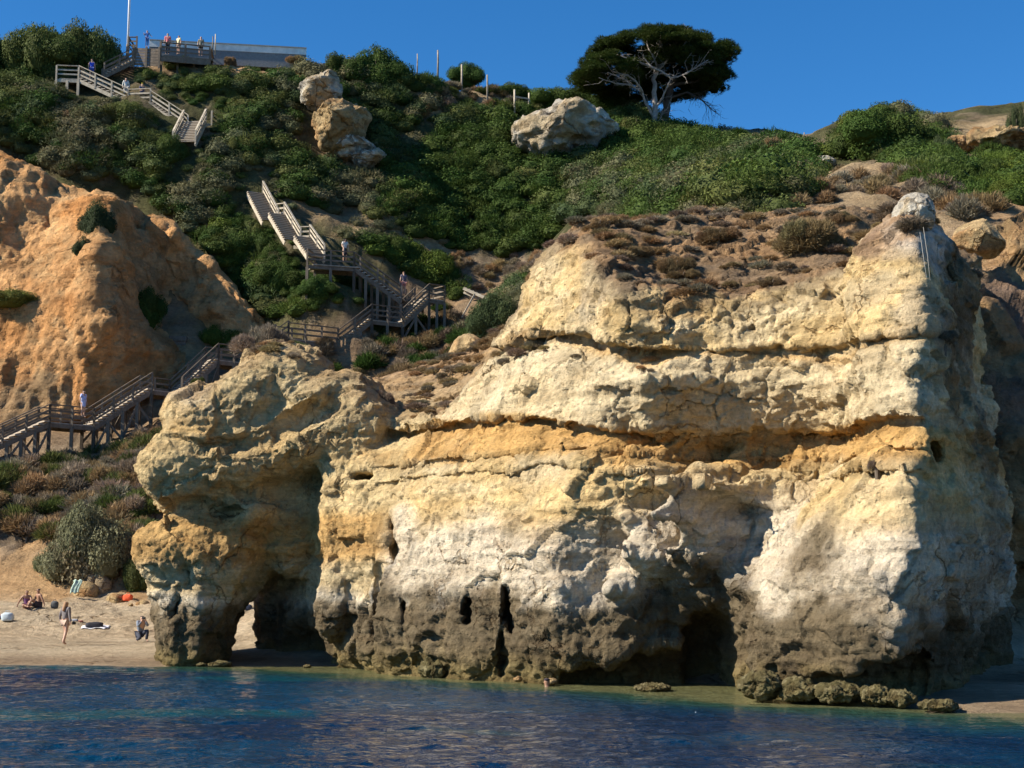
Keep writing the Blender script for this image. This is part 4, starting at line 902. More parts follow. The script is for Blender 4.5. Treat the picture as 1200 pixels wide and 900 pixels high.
# lower staircase, climbing from left to right; near-side edge points
lo = Stair('long lower wooden staircase climbing right past the orange cliff', A_(60,494,88.6))
W_ = 1.7
n0, n1, n2, n3, n4, n5, n6 = (-26,533,85.4),(58,494,88.2),(110,499,90.2),(178,456,92.3),(213,461,93.9),(256,421,95.0),(292,426,96.4)
lo.flight(A_(*n0), A_(*n1), W_, SIDE); lo.landing(A_(*n1), A_(*n2), W_, SIDE, 'nf'); lo.flight(A_(*n2), A_(*n3), W_, SIDE); lo.landing(A_(*n3), A_(*n4), W_, SIDE, 'f'); lo.flight(A_(*n4), A_(*n5), W_, SIDE); lo.landing(A_(*n5), A_(*n6), W_, SIDE, 'nf')
mi = Stair('middle wooden staircase of three flights rising right above the rock arch', A_(380,405,98))
m0, m1, m2_, m3, m4, m5, m6, m7 = (292,426,96.4),(338,394,97.4),(396,405,99.4),(436,374,100.4),(472,379,101.6),(503,350,102.5),(521,352,103.2),(521,352,103.2)
mi.flight(A_(*m0), A_(*m1), W_, SIDE); mi.landing(A_(*m1), A_(*m2_), W_, SIDE, 'nf'); mi.flight(A_(*m2_), A_(*m3), W_, SIDE); mi.landing(A_(*m3), A_(*m4), W_, SIDE, 'nf'); mi.flight(A_(*m4), A_(*m5), W_, SIDE)
mi.landing(A_(*m5), A_(*m6), 2.6, SIDE, 'nb')
up = Stair('grey wooden staircase zigzagging up through the green bushes', A_(388,312,101.6), False)
S2_ = Vector((.18,.98,0)).normalized()
up.flight(A_(470,352,102.3), A_(415,313,101.6), 1.5, S2_, cross=False); up.landing(A_(415,313,101.6), A_(360,309,100.6), 1.7, S2_, 'nb')
def up_flight(st, r0, r1, width, **k):
    "r0,r1: right-edge points; steps face the viewer"
    a = Vector(A_(*r0)); b = Vector(A_(*r1)); h = Vector((b.x-a.x,b.y-a.y,0)).normalized(); st.flight(a, b, width, Vector((-h.y,h.x,0)), **k)
pz = Stair('weathered pale staircase climbing steeply between the bushes to a railed landing', A_(345,270,104), True)
up_flight(pz, (380,304,102.3), (363,280,104.2), 1.2, legs=False, left=False); up_flight(pz, (352,285,104.3), (333,253,106.6), 1.2, legs=False, left=False); up_flight(pz, (326,262,106.6), (308,228,109.4), 1.2, legs=False, left=False)
pz.landing(A_(363,280,104.2), A_(352,285,104.3), 1.2, Vector((-.5,.85,0)).normalized(), 'n', False)
pz.landing(A_(333,253,106.6), A_(324,257,106.9), 1.2, Vector((-.5,.85,0)).normalized(), 'n', False)
pz.landing(A_(308,228,109.4), A_(288,228,109.2), 1.4, Vector((.0,1,0)), 'f', False)
tp = Stair('top wooden staircase with bleached rails leading up to the viewing deck', A_(165,121,113), True)
S3_ = Vector((.12,.99,0)).normalized()
up_flight(tp, (229,168,110.3), (241,143,112.4), 1.75, legs=False)
tp.landing(A_(213,145,112.3), A_(248,143,112.8), 1.6, S3_, 'fb', False)
tp.flight(A_(220,150,112.4), A_(176,121,112.8), 1.5, S3_, legs=False); tp.landing(A_(176,121,112.8), A_(150,118,113), 1.5, S3_, 'n', False)
tp.flight(A_(150,119,113), A_(92,92,113.4), 1.5, S3_, legs=False); tp.landing(A_(92,92,113.4), A_(66,92,113.2), 1.8, S3_, 'na', True)
tp2 = Stair('dark wooden steps rising right to the boarded side of the viewing deck', A_(140,80,115), False)
tp2.flight(A_(122,88,114.4), A_(158,70,115.6), 1.6, Vector((-.35,.93,0)).normalized(), legs=False)
# viewing deck
dk = empty('viewing_deck', A_(216,66,115.5)); O_ = Vector(dk.location)
a, b = Vector(A_(188,64,115.4)), Vector(A_(246,67,116.4)); b.z = a.z; sd_ = Vector((-.1,.99,0)).normalized()*3.2; R = frame(a, b)
MB().box((a+b+sd_)/2-O_-Vector((0,0,.06)), ((b-a).length,3.2,.12), R).bar(a-O_-Vector((0,0,.3)), b-O_-Vector((0,0,.3)), .1, .45).build('floor_boards', M_WOOD, dk)
for p, q in ((a,b),(b,b+sd_)):
    mb = MB(); rail(mb, p-O_, q-O_); mb.build('handrail', M_WOOD, dk)
for i in range(3):
    p = a.lerp(b, i/2); unit('post', ME_POST, dk, p+Vector((0,0,.3))-O_, (.14,.14,1.5))
for i in range(4):
    p = a.lerp(b, i/3)+sd_*.2; g = gz(p.x,p.y)-.4; unit('support_post', ME_POST, dk, Vector((p.x,p.y,(p.z+g)/2))-O_, (.16,.16,abs(p.z-g)+.1))
c, d = Vector(A_(157,56,115.6)), Vector(A_(187,57,115.4)); mb = MB()
for i in range(6): mb.bar(c-O_-Vector((0,0,.12+.24*i)), d-O_-Vector((0,0,.12+.24*i)), .05, .21)
mb.build('boarded_side', M_WOOD, dk)
for t in (0,.5,1): p = c.lerp(d, t); unit('post', ME_POST, dk, p-O_+Vector((0,-.06,-.75)), (.15,.12,1.7))
c, d = Vector(A_(150,58,117)), Vector(A_(160,58,117)); mb = MB(); rail(mb, c-O_, d-O_); rail(mb, c-O_, c-O_+Vector((0,2,0))); mb.build('handrail', M_WOOD, dk)
for p in (c, d): unit('post', ME_POST, dk, p+Vector((0,0,.3))-O_, (.12,.12,1.6))
tag(dk, 'railed wooden viewing deck at the top of the stairs with people on it', 'deck')
for i, (x, D) in enumerate(((249,116.6),(252,117))):
    p = A_(x,64,D); o = MB().tube([p, (p[0],p[1],p[2]+(1.7 if i else 1.5))], .045, 6).build('marker_pole', M_PALE if i else M_WOOD, None, True)
    tag(o, ['thin dark pole right at the corner of the viewing deck','thin white-tipped pole just right of the dark pole by the viewing deck'][i], 'pole')
# ---- long low wall / building on the plateau
M_WALL = plain('weathered_render', (.74,.75,.70), .85, .15, 2); M_PLINTH = plain('dark_plinth', (.20,.21,.21), .8); M_CAP = plain('pale_cap', (.30,.30,.29), .8, .1, 3)  # the plinth is dark grey in its own colour
lw = empty('low_wall', A_(268,62,120)); O_ = Vector(lw.location); a, b = Vector(A_(176,57,119)), Vector(A_(359,65,124)); a.z -= .5; b.z = a.z+.0
a = Vector(A_(176,50,119)); b = Vector(A_(359,58.5,120.9)); z = (a.z+b.z)/2; a.z = z; b.z = z
MB().bar(a-O_+Vector((0,0,-.36)), b-O_+Vector((0,0,-.36)), 1.6, .60).build('wall_face', M_WALL, lw)
MB().bar(a-O_+Vector((0,0,-1.26)), b-O_+Vector((0,0,-1.26)), 1.5, 1.2).build('plinth', M_PLINTH, lw)
MB().bar(a-O_+Vector((0,0,-.09)), b-O_+Vector((0,0,-.09)), 1.75, .07).build('coping', M_CAP, lw)
tag(lw, 'long low grey wall on the plateau edge behind the viewing deck', 'wall')
M_OLD = woodmat('old_post_wood', (.27,.235,.19))
# flagpole
M_WHITE = plain('white_paint', (.75,.76,.78), .45, .05, 3); M_BLACK = plain('black_fabric', (.015,.016,.02), .8)
p = Vector(A_(149.5,62,118)); fp = empty('flagpole', tuple(p)); MB().tube([(0,0,-1.5),(0,0,4.5),(0,0,9)], [.10,.09,.06], 8).build('pole', M_WHITE, fp, True)
MB().tube([(0,0,-1.5),(0,0,.7)], [.15,.13], 8).build('socket', M_WOOD, fp, True); tag(fp, 'white flagpole rising out of the picture beside the plateau hedge', 'flagpole')
# fence posts on the skyline
for (x, y0, y1, D, l) in ((513,82,57,123,'pale wooden post with a thin twig beside it, highest on the skyline'),(541,96,74,122.5,'brown wooden post in front of the dark skyline bush'),(571,109,86,122.5,'slim post right of the dark skyline bush'),
      (489,75,62,122,'short post at the right edge of the green skyline dome'),(943,176,154,108,'lone thin post on the skyline between the pine and the domed bush')):
    p = A_(x,y0,D); h = (y0-y1)/ppm(D); o = MB().tube([(p[0],p[1],p[2]-1.2),(p[0]+.02,p[1],p[2]+h*.5),(p[0],p[1],p[2]+h)], [.085,.08,.07] if x > 500 and x < 900 else [.06,.05,.04], 7).build('wooden_post', M_OLD if x not in (541,489) else M_TREAD, None, True)
    tag(o, l, 'post')
fr_ = empty('fence_frame', A_(603,126,122)); O_ = Vector(fr_.location); a = Vector(A_(603,127,122)); b = Vector(A_(620,122,122.5))
MB().tube([a-O_-Vector((0,0,1)), a-O_+Vector((0,0,1.6))], .08, 7).build('post', M_PALE, fr_, True); MB().tube([b-O_-Vector((0,0,1)), b-O_+Vector((0,0,.95))], .07, 7).build('post', M_PALE, fr_, True)
MB().bar(a-O_+Vector((0,0,1.0)), b-O_+Vector((0,0,.45)), .06, .13).build('rail', M_PALE, fr_); tag(fr_, 'two leaning posts joined by one pale rail on the skyline right of the sandy patch', 'fence')
# pale stepped rail/old stair lying behind the slope and the dark boxy wooden structure in the gully
od = empty('old_stair', A_(560,346,106)); O_ = Vector(od.location); a, b = Vector(A_(543,338,106.2)), Vector(A_(582,355,105.6))
MB().bar(a-O_, b-O_, .10, .20).bar(a-O_+Vector((0,1.3,0)), b-O_+Vector((0,1.3,0)), .10, .20).build('side_beam', M_PALE, od)
for i in range(9): unit('tread', ME_TREAD, od, a.lerp(b,(i+.5)/9)+Vector((0,.65,.12))-O_, (.2,1.3,.05))
mb = MB(); mb.bar(a.lerp(b,.35)-O_, Vector(A_(541,372,105.6))-O_, .09, .09); mb.build('brace', M_PALE, od); tag(od, 'short old stepped ramp sticking out of the brown bank right of the stairs', 'stair ramp')
p = A_(205,398,101); o = MB().box((0,0,0),(1.7,.9,.35)).box((0,0,-.45),(1.6,.8,.55)).build('gully_box', M_WOOD, None, False, .02); o.location = p; tag(o, 'dark box-like wooden structure in the shaded gully behind the stairs', 'box')
# thin pipes on the right shoulder of the cliff
M_PIPE = plain('pale_cord', (.30,.28,.24), .7, .1)
for i,(pts,l) in enumerate((([(1082,266,34.2),(1087,300,33.5),(1090,328,33.1)],'thin pale cord hanging down the right shoulder of the cliff, outer strand'),([(1078,272,34.2),(1082,300,33.5),(1086,326,33.1)],'thin grey cord hanging beside the pale one on the cliff shoulder'))):
    o = MB().tube([A_(x,y,D-.5) for x,y,D in pts], .006, 5).build('hanging_cord', M_PIPE, None, True); tag(o, l, 'cord')
# ================================================================ boulders and outcrops
def rock(name, px, py, D, rx, ry, rd, colf, label, seed, cuts=9, sub=5, amp=.16, tilt=0, mat=M_ROCK, cat='boulder', kind=None, facet=.78, nsc=1.3, y_snap=True):
    if D > 76 and y_snap: D = hitD(px, py+ry*.7, D)-rd*.4
    V, F = ICO[sub if sub in ICO else 5]; V = V.copy(); r = np.random.default_rng(seed)
    for _ in range(cuts):
        d = r.normal(size=3); d /= np.linalg.norm(d); h = V@d; lim = facet+.16*r.random(); V -= np.where(h > lim, (h-lim), 0)[:,None]*d*.92
    k = D/FPX; s = np.array([rx*k, rd, ry*k]); t = math.radians(tilt)
    V = V*s; V = V@np.array([[math.cos(t),0,math.sin(t)],[0,1,0],[-math.sin(t),0,math.cos(t)]])
    nn = normals(V, F); m_ = s.mean(); Pn = V/m_*nsc+seed
    V = V+nn*((fbm(Pn,4,seed)*amp+ridged(Pn*1.8,3,seed+3)*amp*.45+fbm(Pn*5,3,seed+7)*amp*.25)*m_)[:,None]
    C_ = colf(V/m_, nn, seed); o = mesh(name, V, F, True, mat, C_); o.location = tuple(at(px, py, D)); tag(o, label, cat, None, kind); return o
def cwhite(V, n, s):
    a = fbm(V*1.2+s,4,s); c_ = L(np.tile(cv(.74,.69,.58),(len(V),1)), cv(.45,.42,.36), sstep(.0,.35,fbm(V*3+s,4,s+1))); return L(c_, cv(.58,.44,.24), sstep(.1,.35,a)*.7)
def cyel(V, n, s):
    a = fbm(V*1.2+s,4,s); return L(L(np.tile(cv(.60,.44,.23),(len(V),1)), cv(.56,.33,.15), sstep(0,.4,a)), cv(.33,.25,.15), sstep(.15,.5,fbm(V*3+s,4,s+1))*.6)
def cgrey(V, n, s):
    return L(np.tile(cv(.42,.33,.21),(len(V),1)), cv(.24,.20,.15), sstep(-.1,.4,fbm(V*2+s,4,s+1)))
def cwet(V, n, s):
    return L(np.tile(cv(.16,.135,.06),(len(V),1)), cv(.30,.26,.14), sstep(0,.4,fbm(V*2.5+s,4,s+1)))
rock('rock_outcrop',657,154,119.2,80,35,3.6,cwhite,'wide pale crumbly outcrop in the green slope left of the pine',4,tilt=7,cuts=22,facet=.62,nsc=2.6,mat=M_FAR,cat='outcrop',amp=.24)
rock('rock_outcrop',378,112,117.5,34,24,2.8,cwhite,'white overhanging top of the split outcrop on the left green slope',5,tilt=16,cuts=18,facet=.62,nsc=2.2,mat=M_FAR,cat='outcrop',amp=.22)
rock('rock_outcrop',396,146,117.6,36,36,3.0,cyel,'yellowish middle of the split outcrop under its white top',6,cuts=20,facet=.62,nsc=2.4,mat=M_FAR,cat='outcrop',amp=.22)
rock('rock_outcrop',408,172,117.2,36,16,2.2,cwhite,'low white lip under the yellowish block of the split outcrop',7,cuts=18,facet=.60,nsc=1.6,mat=M_FAR,cat='outcrop',amp=.28)
rock('rock_outcrop',430,186,115.5,28,12,1.4,cwhite,'small grey-white ledge in the green slope below the split outcrop',8,cuts=18,facet=.60,nsc=1.6,mat=M_FAR,cat='outcrop',amp=.28)
rock('boulder',1148,282,47.6,30,30,1.0,cyel,'wedge-shaped yellow boulder pointing up on the brown bank behind the cliff',9,cuts=14,amp=.08,facet=.55,tilt=20)
rock('rock_outcrop',963,192,79,17,9,.8,cwhite,'small pale rock at the foot of the domed skyline bush',10,cuts=18,facet=.60,nsc=1.6,mat=M_FAR,cat='outcrop')
rock('rock_outcrop',1095,147,89,9,5,.6,cwhite,'small white rock on the skyline right of the domed bush',12,cuts=18,facet=.60,nsc=1.6,mat=M_FAR,cat='outcrop')
rock('rock_outcrop',1122,172,84,20,14,1.2,cyel,'rounded sandy rock below the skyline right of the grey bush',13,cuts=18,facet=.60,nsc=1.6,mat=M_FAR,cat='outcrop')
rock('rock_outcrop',1180,164,88,44,18,1.6,cyel,'long pale sandy bank of rock on the skyline at the right picture edge',14,cuts=18,facet=.60,nsc=1.6,mat=M_FAR,cat='outcrop',amp=.28)
rock('rock_outcrop',548,428,72,26,36,1.6,cyel,'smooth ochre hump left of the white bed of the cliff',15,amp=.12)
rock('rock_outcrop',520,458,66,22,18,1.2,cyel,'low ochre knob between the saddle and the smooth hump',16,amp=.14)
rock('rock_outcrop',1072,252,35.3,25,25,.7,cwhite,'pale lichen-white knob at the top right corner of the limestone cliff',17,amp=.16,tilt=10,cat='outcrop')
for i,(x,y,D,rx,ry,rd,cf,l,tl) in enumerate([(100,697,75.2,16,17,.6,cyel,'smooth tan boulder with a green striped towel lying on its top',25),(120,690,75.8,12,20,.6,cgrey,'upright grey-brown boulder at the back of the beach',10),(92,690,76,9,14,.5,cgrey,'rounded grey boulder under the big beach bush',0),
   (137,704,74.2,12,9,.5,cyel,'angular yellow boulder on the sand in front of the beach bush',-20),(109,680,77,10,9,.5,cgrey,'grey stone jammed above the tan boulders under the bush',0),(167,708,73,8,5,.3,cyel,'low yellow stone beside the left foot of the rock arch',0),(153,709,72.6,3,2.2,.15,cyel,'tiny stone on the sand near the orange bag',0)]):
    rock('boulder',x,y,D,rx,ry,rd,cf,l,30+i,sub=3,tilt=tl,amp=.12)
SH = [(892,803,33.4,24,15,.6,'jagged brown rock at the waterline left of the right buttress'),(935,808,33.0,22,13,.55,'barnacled rock lump under the right buttress, left of the dark hollow'),(985,812,32.4,26,12,.55,'low weed-covered rock ledge under the right buttress'),
  (1025,815,31.9,18,10,.45,'dark wet rock between two weedy lumps at the waterline'),(1052,818,31.6,20,10,.45,'yellowish weedy rock at the foot of the right corner of the cliff'),(1100,826,30.6,22,4.5,.5,'flat yellowish rock awash at the right corner of the cliff'),
  (515,783,43.6,24,14,.6,'rounded weedy rock lump at the foot of the cliff below the dark slits'),(460,782,46,12,10,.4,'small rock lump beside the deep shadow of the arch wall'),(555,785,42.6,22,11,.5,'brown weedy rock at the waterline right of the rounded lump'),(765,806,37.4,20,4,.5,'flat brown rock awash in front of the cave'),
  (645,799,39.4,8,3.5,.3,'pale yellow stone in the water below the cave left edge'),(607,796,40.4,5,3,.2,'green weedy stone left of the pale yellow stone'),(258,778,50.3,14,3.5,.4,'flat row of stones in the shallows at the foot of the arch pillar'),(236,779,50.2,6,2.5,.2,'small stone in the shallows left of the flat stones'),(360,781,49.6,5,2,.2,'tiny stone in the shallows below the dark arch wall')]
for i,(x,y,D,rx,ry,rd,l) in enumerate(SH): rock('shore_rock',x,y,D,rx,ry,rd,cyel if 'pale' in l else cwet,l,60+i,sub=3 if rx < 15 else 5,amp=.26,nsc=2.0)
# ================================================================ people and beach things
M_SKIN = plain('skin', (.50,.30,.21), .55, .06, 8, 0, 0); M_SKIN2 = plain('tanned_skin', (.30,.16,.10), .55, .06, 8, 0, 0)
_cm = {}
def cloth(c):
    c = tuple(c)
    if c not in _cm: _cm[c] = plain('cloth_%d' % len(_cm), c, .85, .12, 9, 0, 0)
    return _cm[c]
def skin_obj(name, J, E, R, mat, parent, root=0, sub=2):
    me = bpy.data.meshes.new(name); me.from_pydata([tuple(v) for v in J], E, []); me.update()
    o = bpy.data.objects.new(name, me); COL.objects.link(o); m = o.modifiers.new('skin','SKIN'); m.use_smooth_shade = True
    for i, r in enumerate(R):
        sv = me.skin_vertices[0].data[i]; sv.radius = (r, r) if not hasattr(r,'__len__') else r; sv.use_root = (i == root)
    s = o.modifiers.new('sub','SUBSURF'); s.levels = sub; s.render_levels = sub
    me.materials.append(mat)
    if parent is not None: o.parent = parent
    return o
BASE = dict(pel=(0,0,.53), spi=(0,.005,.62), che=(0,0,.735), nec=(0,0,.835), hd1=(0,-.008,.885), hd2=(0,-.006,.945),
 shR=(.098,0,.80), elR=(.135,.015,.635), wrR=(.145,-.03,.495), haR=(.147,-.045,.445), shL=(-.098,0,.80), elL=(-.135,.015,.635), wrL=(-.145,-.03,.495), haL=(-.147,-.045,.445),
 hiR=(.05,0,.50), knR=(.055,-.01,.28), anR=(.055,.01,.05), toR=(.062,-.075,.018), hiL=(-.05,0,.50), knL=(-.055,-.01,.28), anL=(-.055,.01,.05), toL=(-.062,-.075,.018))
ORD = list(BASE); RAD = dict(pel=.072, spi=.060, che=.074, nec=.028, hd1=.050, hd2=.047, shR=.038, elR=.026, wrR=.018, haR=.021, shL=.038, elL=.026, wrL=.018, haL=.021, hiR=.056, knR=.036, anR=.022, toR=.017, hiL=.056, knL=.036, anL=.022, toL=.017)
EDG = [('pel','spi'),('spi','che'),('che','nec'),('nec','hd1'),('hd1','hd2'),('che','shR'),('shR','elR'),('elR','wrR'),('wrR','haR'),('che','shL'),('shL','elL'),('elL','wrL'),('wrL','haL'),('pel','hiR'),('hiR','knR'),('knR','anR'),('anR','toR'),('pel','hiL'),('hiL','knL'),('knL','anL'),('anL','toL')]
CRO = dict(pel=(0,.05,.20), spi=(0,.03,.29), che=(0,-.02,.40), nec=(0,-.04,.49), hd1=(0,-.06,.535), hd2=(0,-.062,.595), shR=(.098,-.03,.46), elR=(.12,-.12,.37), wrR=(.05,-.15,.49), haR=(.03,-.14,.53), shL=(-.098,-.03,.46), elL=(-.12,-.11,.36), wrL=(-.05,-.15,.48), haL=(-.03,-.14,.52),
 hiR=(.055,.03,.19), knR=(.09,-.19,.27), anR=(.08,-.15,.05), toR=(.085,-.23,.018), hiL=(-.055,.03,.18), knL=(-.08,-.17,.09), anL=(-.07,.06,.06), toL=(-.07,.03,.02))
SIT = dict(pel=(0,.0,.07), spi=(0,.02,.16), che=(0,.01,.27), nec=(0,-.01,.37), hd1=(0,-.02,.42), hd2=(0,-.02,.48), shR=(.098,0,.335), elR=(.17,.04,.19), wrR=(.20,.08,.07), haR=(.21,.06,.02), shL=(-.098,0,.335), elL=(-.16,-.04,.20), wrL=(-.12,-.13,.16), haL=(-.10,-.17,.15),
 hiR=(.05,-.01,.06), knR=(.07,-.22,.19), anR=(.09,-.33,.03), toR=(.10,-.40,.03), hiL=(-.05,-.01,.06), knL=(-.09,-.23,.07), anL=(.02,-.38,.04), toL=(.04,-.45,.04))
def person(label, pos, h, rz, pose=None, over=None, top=None, sleeves='short', legs=None, leglen='long', hair=(.05,.03,.02), hairlen='short', dress=False, skin=None, hat=None, pack=None):
    J = dict(BASE); J.update(pose or {}); J.update(over or {}); J = {k: Vector(v)*h for k, v in J.items()}
    root = empty('person', tuple(pos), rz); tag(root, label, 'person'); skin = skin or M_SKIN
    sm = root
    def sub(names, edges, rad, name, mat, r0=0): return skin_obj(name, [J[n] for n in names], [(names.index(a), names.index(b)) for a, b in edges], [rad[n]*h for n in names], mat, sm, r0)
    sub(ORD, EDG, RAD, 'body', skin)
    fwd = Vector((0,-1,0)); nose = J['hd1']+Vector((0,-.052,.014))*h
    mb = MB().tube([nose+Vector((0,.012,.02))*h, nose+Vector((0,-.004,0))*h, nose+Vector((0,.012,-.004))*h], [.005*h,.009*h,.006*h], 6); mb.build('nose', skin, sm, True)
    for sx_ in (-1,1): MB().tube([J['hd1']+Vector((sx_*.018,-.049,.034))*h, J['hd1']+Vector((sx_*.018,-.053,.034))*h], .006*h, 6).build('eye', cloth((.03,.02,.02)), sm)
    G = lambda f, ks: {k: RAD[k]*f for k in ks}
    if top:
        ns = ['pel','spi','che','shR','shL']; ed = [('pel','spi'),('spi','che'),('che','shR'),('che','shL')]
        if sleeves != 'none': ns += ['elR','elL']; ed += [('shR','elR'),('shL','elL')]
        if sleeves == 'long': ns += ['wrR','wrL']; ed += [('elR','wrR'),('elL','wrL')]
        r = G(1.2, ns); r['spi'] = .075; r['pel'] = .082; r['che'] = .088
        if sleeves == 'short': 
            J['_'] = 0; J2R, J2L = J['elR'].copy(), J['elL'].copy(); J['elR'] = J['shR'].lerp(J2R,.65); J['elL'] = J['shL'].lerp(J2L,.65); r['elR'] = r['elL'] = .036
        if dress:
            mid = (J['knR']+J['knL'])/2; J['hem'] = J['pel'].lerp(mid,.75); ns.append('hem'); ed.append(('pel','hem')); r['hem'] = .10; r['pel'] = .092
        sub(ns, ed, r, 'dress' if dress else 'shirt', cloth(top))
        if sleeves == 'short': J['elR'], J['elL'] = J2R, J2L
    if legs:
        if leglen == 'skirt': 
            mid = (J['knR']+J['knL'])/2; J['hem'] = J['pel'].lerp(mid,1.1); J['wst'] = J['pel']+Vector((0,0,.04))*h
            sub(['wst','pel','hem'], [('wst','pel'),('pel','hem')], dict(wst=.075,pel=.092,hem=.10), 'skirt', cloth(legs))
        else:
            ns = ['pel','hiR','hiL','knR','knL']; ed = [('pel','hiR'),('pel','hiL'),('hiR','knR'),('hiL','knL')]; r = G(1.18, ns); kk = J['knR'].copy(), J['knL'].copy()
            if leglen == 'long': ns += ['anR','anL']; ed += [('knR','anR'),('knL','anL')]; r.update(anR=.034, anL=.034)
            if leglen == 'short': J['knR'] = J['hiR'].lerp(kk[0],.7); J['knL'] = J['hiL'].lerp(kk[1],.7); r['knR'] = r['knL'] = .058
            if leglen == 'brief': J['knR'] = J['hiR'].lerp(kk[0],.22); J['knL'] = J['hiL'].lerp(kk[1],.22); r['knR'] = r['knL'] = .06
            sub(ns, ed, r, 'trousers' if leglen == 'long' else 'shorts', cloth(legs)); J['knR'], J['knL'] = kk
    if hair:
        a = J['hd1']+Vector((0,.016,.012))*h; b = J['hd2']+Vector((0,.010,.012))*h; P = [b, a]; R_ = [.052*h, .053*h]
        if hairlen == 'long': P += [J['nec']+Vector((0,.045,0))*h, J['che']+Vector((0,.085,.0))*h]; R_ += [.045*h, .035*h]
        if hairlen == 'big': P += [J['nec']+Vector((0,.05,-.01))*h]; R_ = [.066*h,.07*h,.055*h]
        skin_obj('hair', P, [(i,i+1) for i in range(len(P)-1)], R_, cloth(hair), sm)
    if hat: skin_obj('hat', [J['hd2']+Vector((0,.0,.005))*h, J['hd2']+Vector((0,-.0,.045))*h], [(0,1)], [.062*h,.045*h], cloth(hat), sm)
    if pack:
        c = J['che']+Vector((0,.10,-.05))*h; skin_obj('backpack', [c+Vector((0,0,.07))*h, c-Vector((0,0,.07))*h], [(0,1)], [(.075*h,.05*h),(.08*h,.055*h)], cloth(pack), sm)
    return root
def ground_at(px, py, D): p = at(px, py, D); p[2] = gz(p[0], p[1]); return p
R_ = math.radians
walk = dict(knR=(.05,-.06,.285), anR=(.05,-.02,.05), toR=(.055,-.10,.02), knL=(-.045,.02,.28), anL=(-.045,.10,.07), toL=(-.05,.03,.02), elR=(.15,.03,.64), wrR=(.19,-.03,.52), haR=(.20,-.05,.47), wrL=(-.17,.02,.50), haL=(-.175,.01,.445))
g = person('person with long fair hair and a grey cardigan walking on the wet sand', ground_at(76,751,58), 1.68, R_(150), over=walk, top=(.16,.14,.14), sleeves='long', hair=(.30,.17,.09), hairlen='long', legs=(.45,.33,.26), leglen='brief')
o = MB().box((0,0,0),(.14,.07,.10)).tube([(0,-.03,.02),(0,-.12,.02)],[.04,.035],8).build('camera', M_BLACK, None, False, .01); o.location = (g.location.x+.32, g.location.y-.02, g.location.z+.80); tag(o, 'black camera in the hand of the person with fair hair', 'camera')
g = person('person crouching beside the rock arch in a grey jacket, camera at the face', ground_at(165,745,62.5), 1.72, R_(35), CRO, top=(.17,.20,.25), sleeves='long', legs=(.03,.035,.055), hair=(.06,.04,.03))
q = Matrix.Rotation(R_(35),4,'Z')@Vector((0,-.145*1.72,.555*1.72)); o = MB().box((0,0,0),(.13,.07,.09)).tube([(0,-.03,0),(0,-.13,0)],[.04,.038],8).build('camera', M_BLACK, None, False, .01); o.rotation_euler = (0,0,R_(35)); o.location = Vector(g.location)+q; tag(o, 'black camera held up by the crouching person', 'camera')
person('person in a purple swimsuit sitting on the sand and propped on one arm', ground_at(31,709,72), 1.66, R_(20), SIT, over=dict(elR=(.12,-.1,.22),wrR=(.08,-.2,.2),haR=(.06,-.23,.2),elL=(-.19,.03,.19),wrL=(-.24,.06,.08),haL=(-.25,.05,.02)), top=(.16,.06,.14), sleeves='none', legs=(.16,.06,.14), leglen='brief', hair=(.10,.05,.03), skin=M_SKIN2)
person('person in dark shorts sitting with bent knees to the right of the purple swimsuit', ground_at(45,709,72), 1.75, R_(-50), SIT, legs=(.03,.025,.035), leglen='short', hair=(.04,.025,.02), skin=M_SKIN2)
person('person in a pale blue dress standing on the lower staircase', A_(97,489,89.5), 1.66, R_(60), top=(.46,.52,.80), dress=True, hair=(.06,.04,.03))
person('person with big black hair, white top and dark skirt on the middle landing', A_(404,307,102), 1.68, R_(25), over=dict(elL=(-.13,-.02,.65),wrL=(-.10,-.1,.56),haL=(-.08,-.13,.55)), top=(.62,.58,.52), legs=(.015,.018,.03), leglen='skirt', hair=(.008,.008,.01), hairlen='big')
person('person in a dark shirt seen from behind on the top flight of the middle stairs', A_(473,346,103.0), 1.72, R_(200), top=(.10,.09,.13), legs=(.45,.20,.17), leglen='short', hair=(.20,.10,.06))
person('person in a bright blue sleeveless top on the upper bleached stairs', A_(107,93,113.9), 1.72, R_(190), top=(.02,.07,.55), sleeves='none', legs=(.04,.08,.35), leglen='short', hair=(.16,.07,.04), skin=M_SKIN)
person('person in a white shirt coming down the upper stairs behind the rail', A_(147,115,113.6), 1.68, R_(20), top=(.62,.62,.58), sleeves='long', legs=(.55,.52,.48), hair=(.07,.04,.03))
person('person with a yellow cap and dark blue clothes on the upper stairs', A_(166,122,113.6), 1.70, R_(40), over=dict(wrL=(-.06,-.1,.60),haL=(-.03,-.12,.6)), top=(.05,.06,.14), legs=(.05,.06,.14), hair=(.2,.12,.05), hat=(.75,.66,.06))
person('small figure in blue with spread arms on the far side of the plateau', A_(172,55,119), 1.45, R_(10), over=dict(elR=(.17,.0,.70),wrR=(.24,-.03,.62),haR=(.28,-.04,.60),elL=(-.14,.02,.66),wrL=(-.18,-.04,.75),haL=(-.18,-.05,.80)), top=(.03,.13,.42), legs=(.03,.08,.25), hair=(.02,.03,.08))
person('person in a pink top with a black backpack standing on the viewing deck', A_(196,64,117), 1.84, R_(5), top=(.60,.16,.17), legs=(.02,.02,.03), hair=(.015,.015,.02), pack=(.015,.015,.02))
person('person in a pale yellow top beside the pink-topped person on the viewing deck', A_(209,64,117), 1.64, R_(-30), top=(.68,.60,.36), sleeves='short', legs=(.30,.22,.18), leglen='short', hair=(.05,.025,.02))
person('heavy-set person in an olive-grey shirt and dark shorts on the right of the viewing deck', A_(235,66,117), 1.70, R_(10), top=(.19,.20,.16), legs=(.03,.03,.025), leglen='short', hair=(.32,.22,.18))
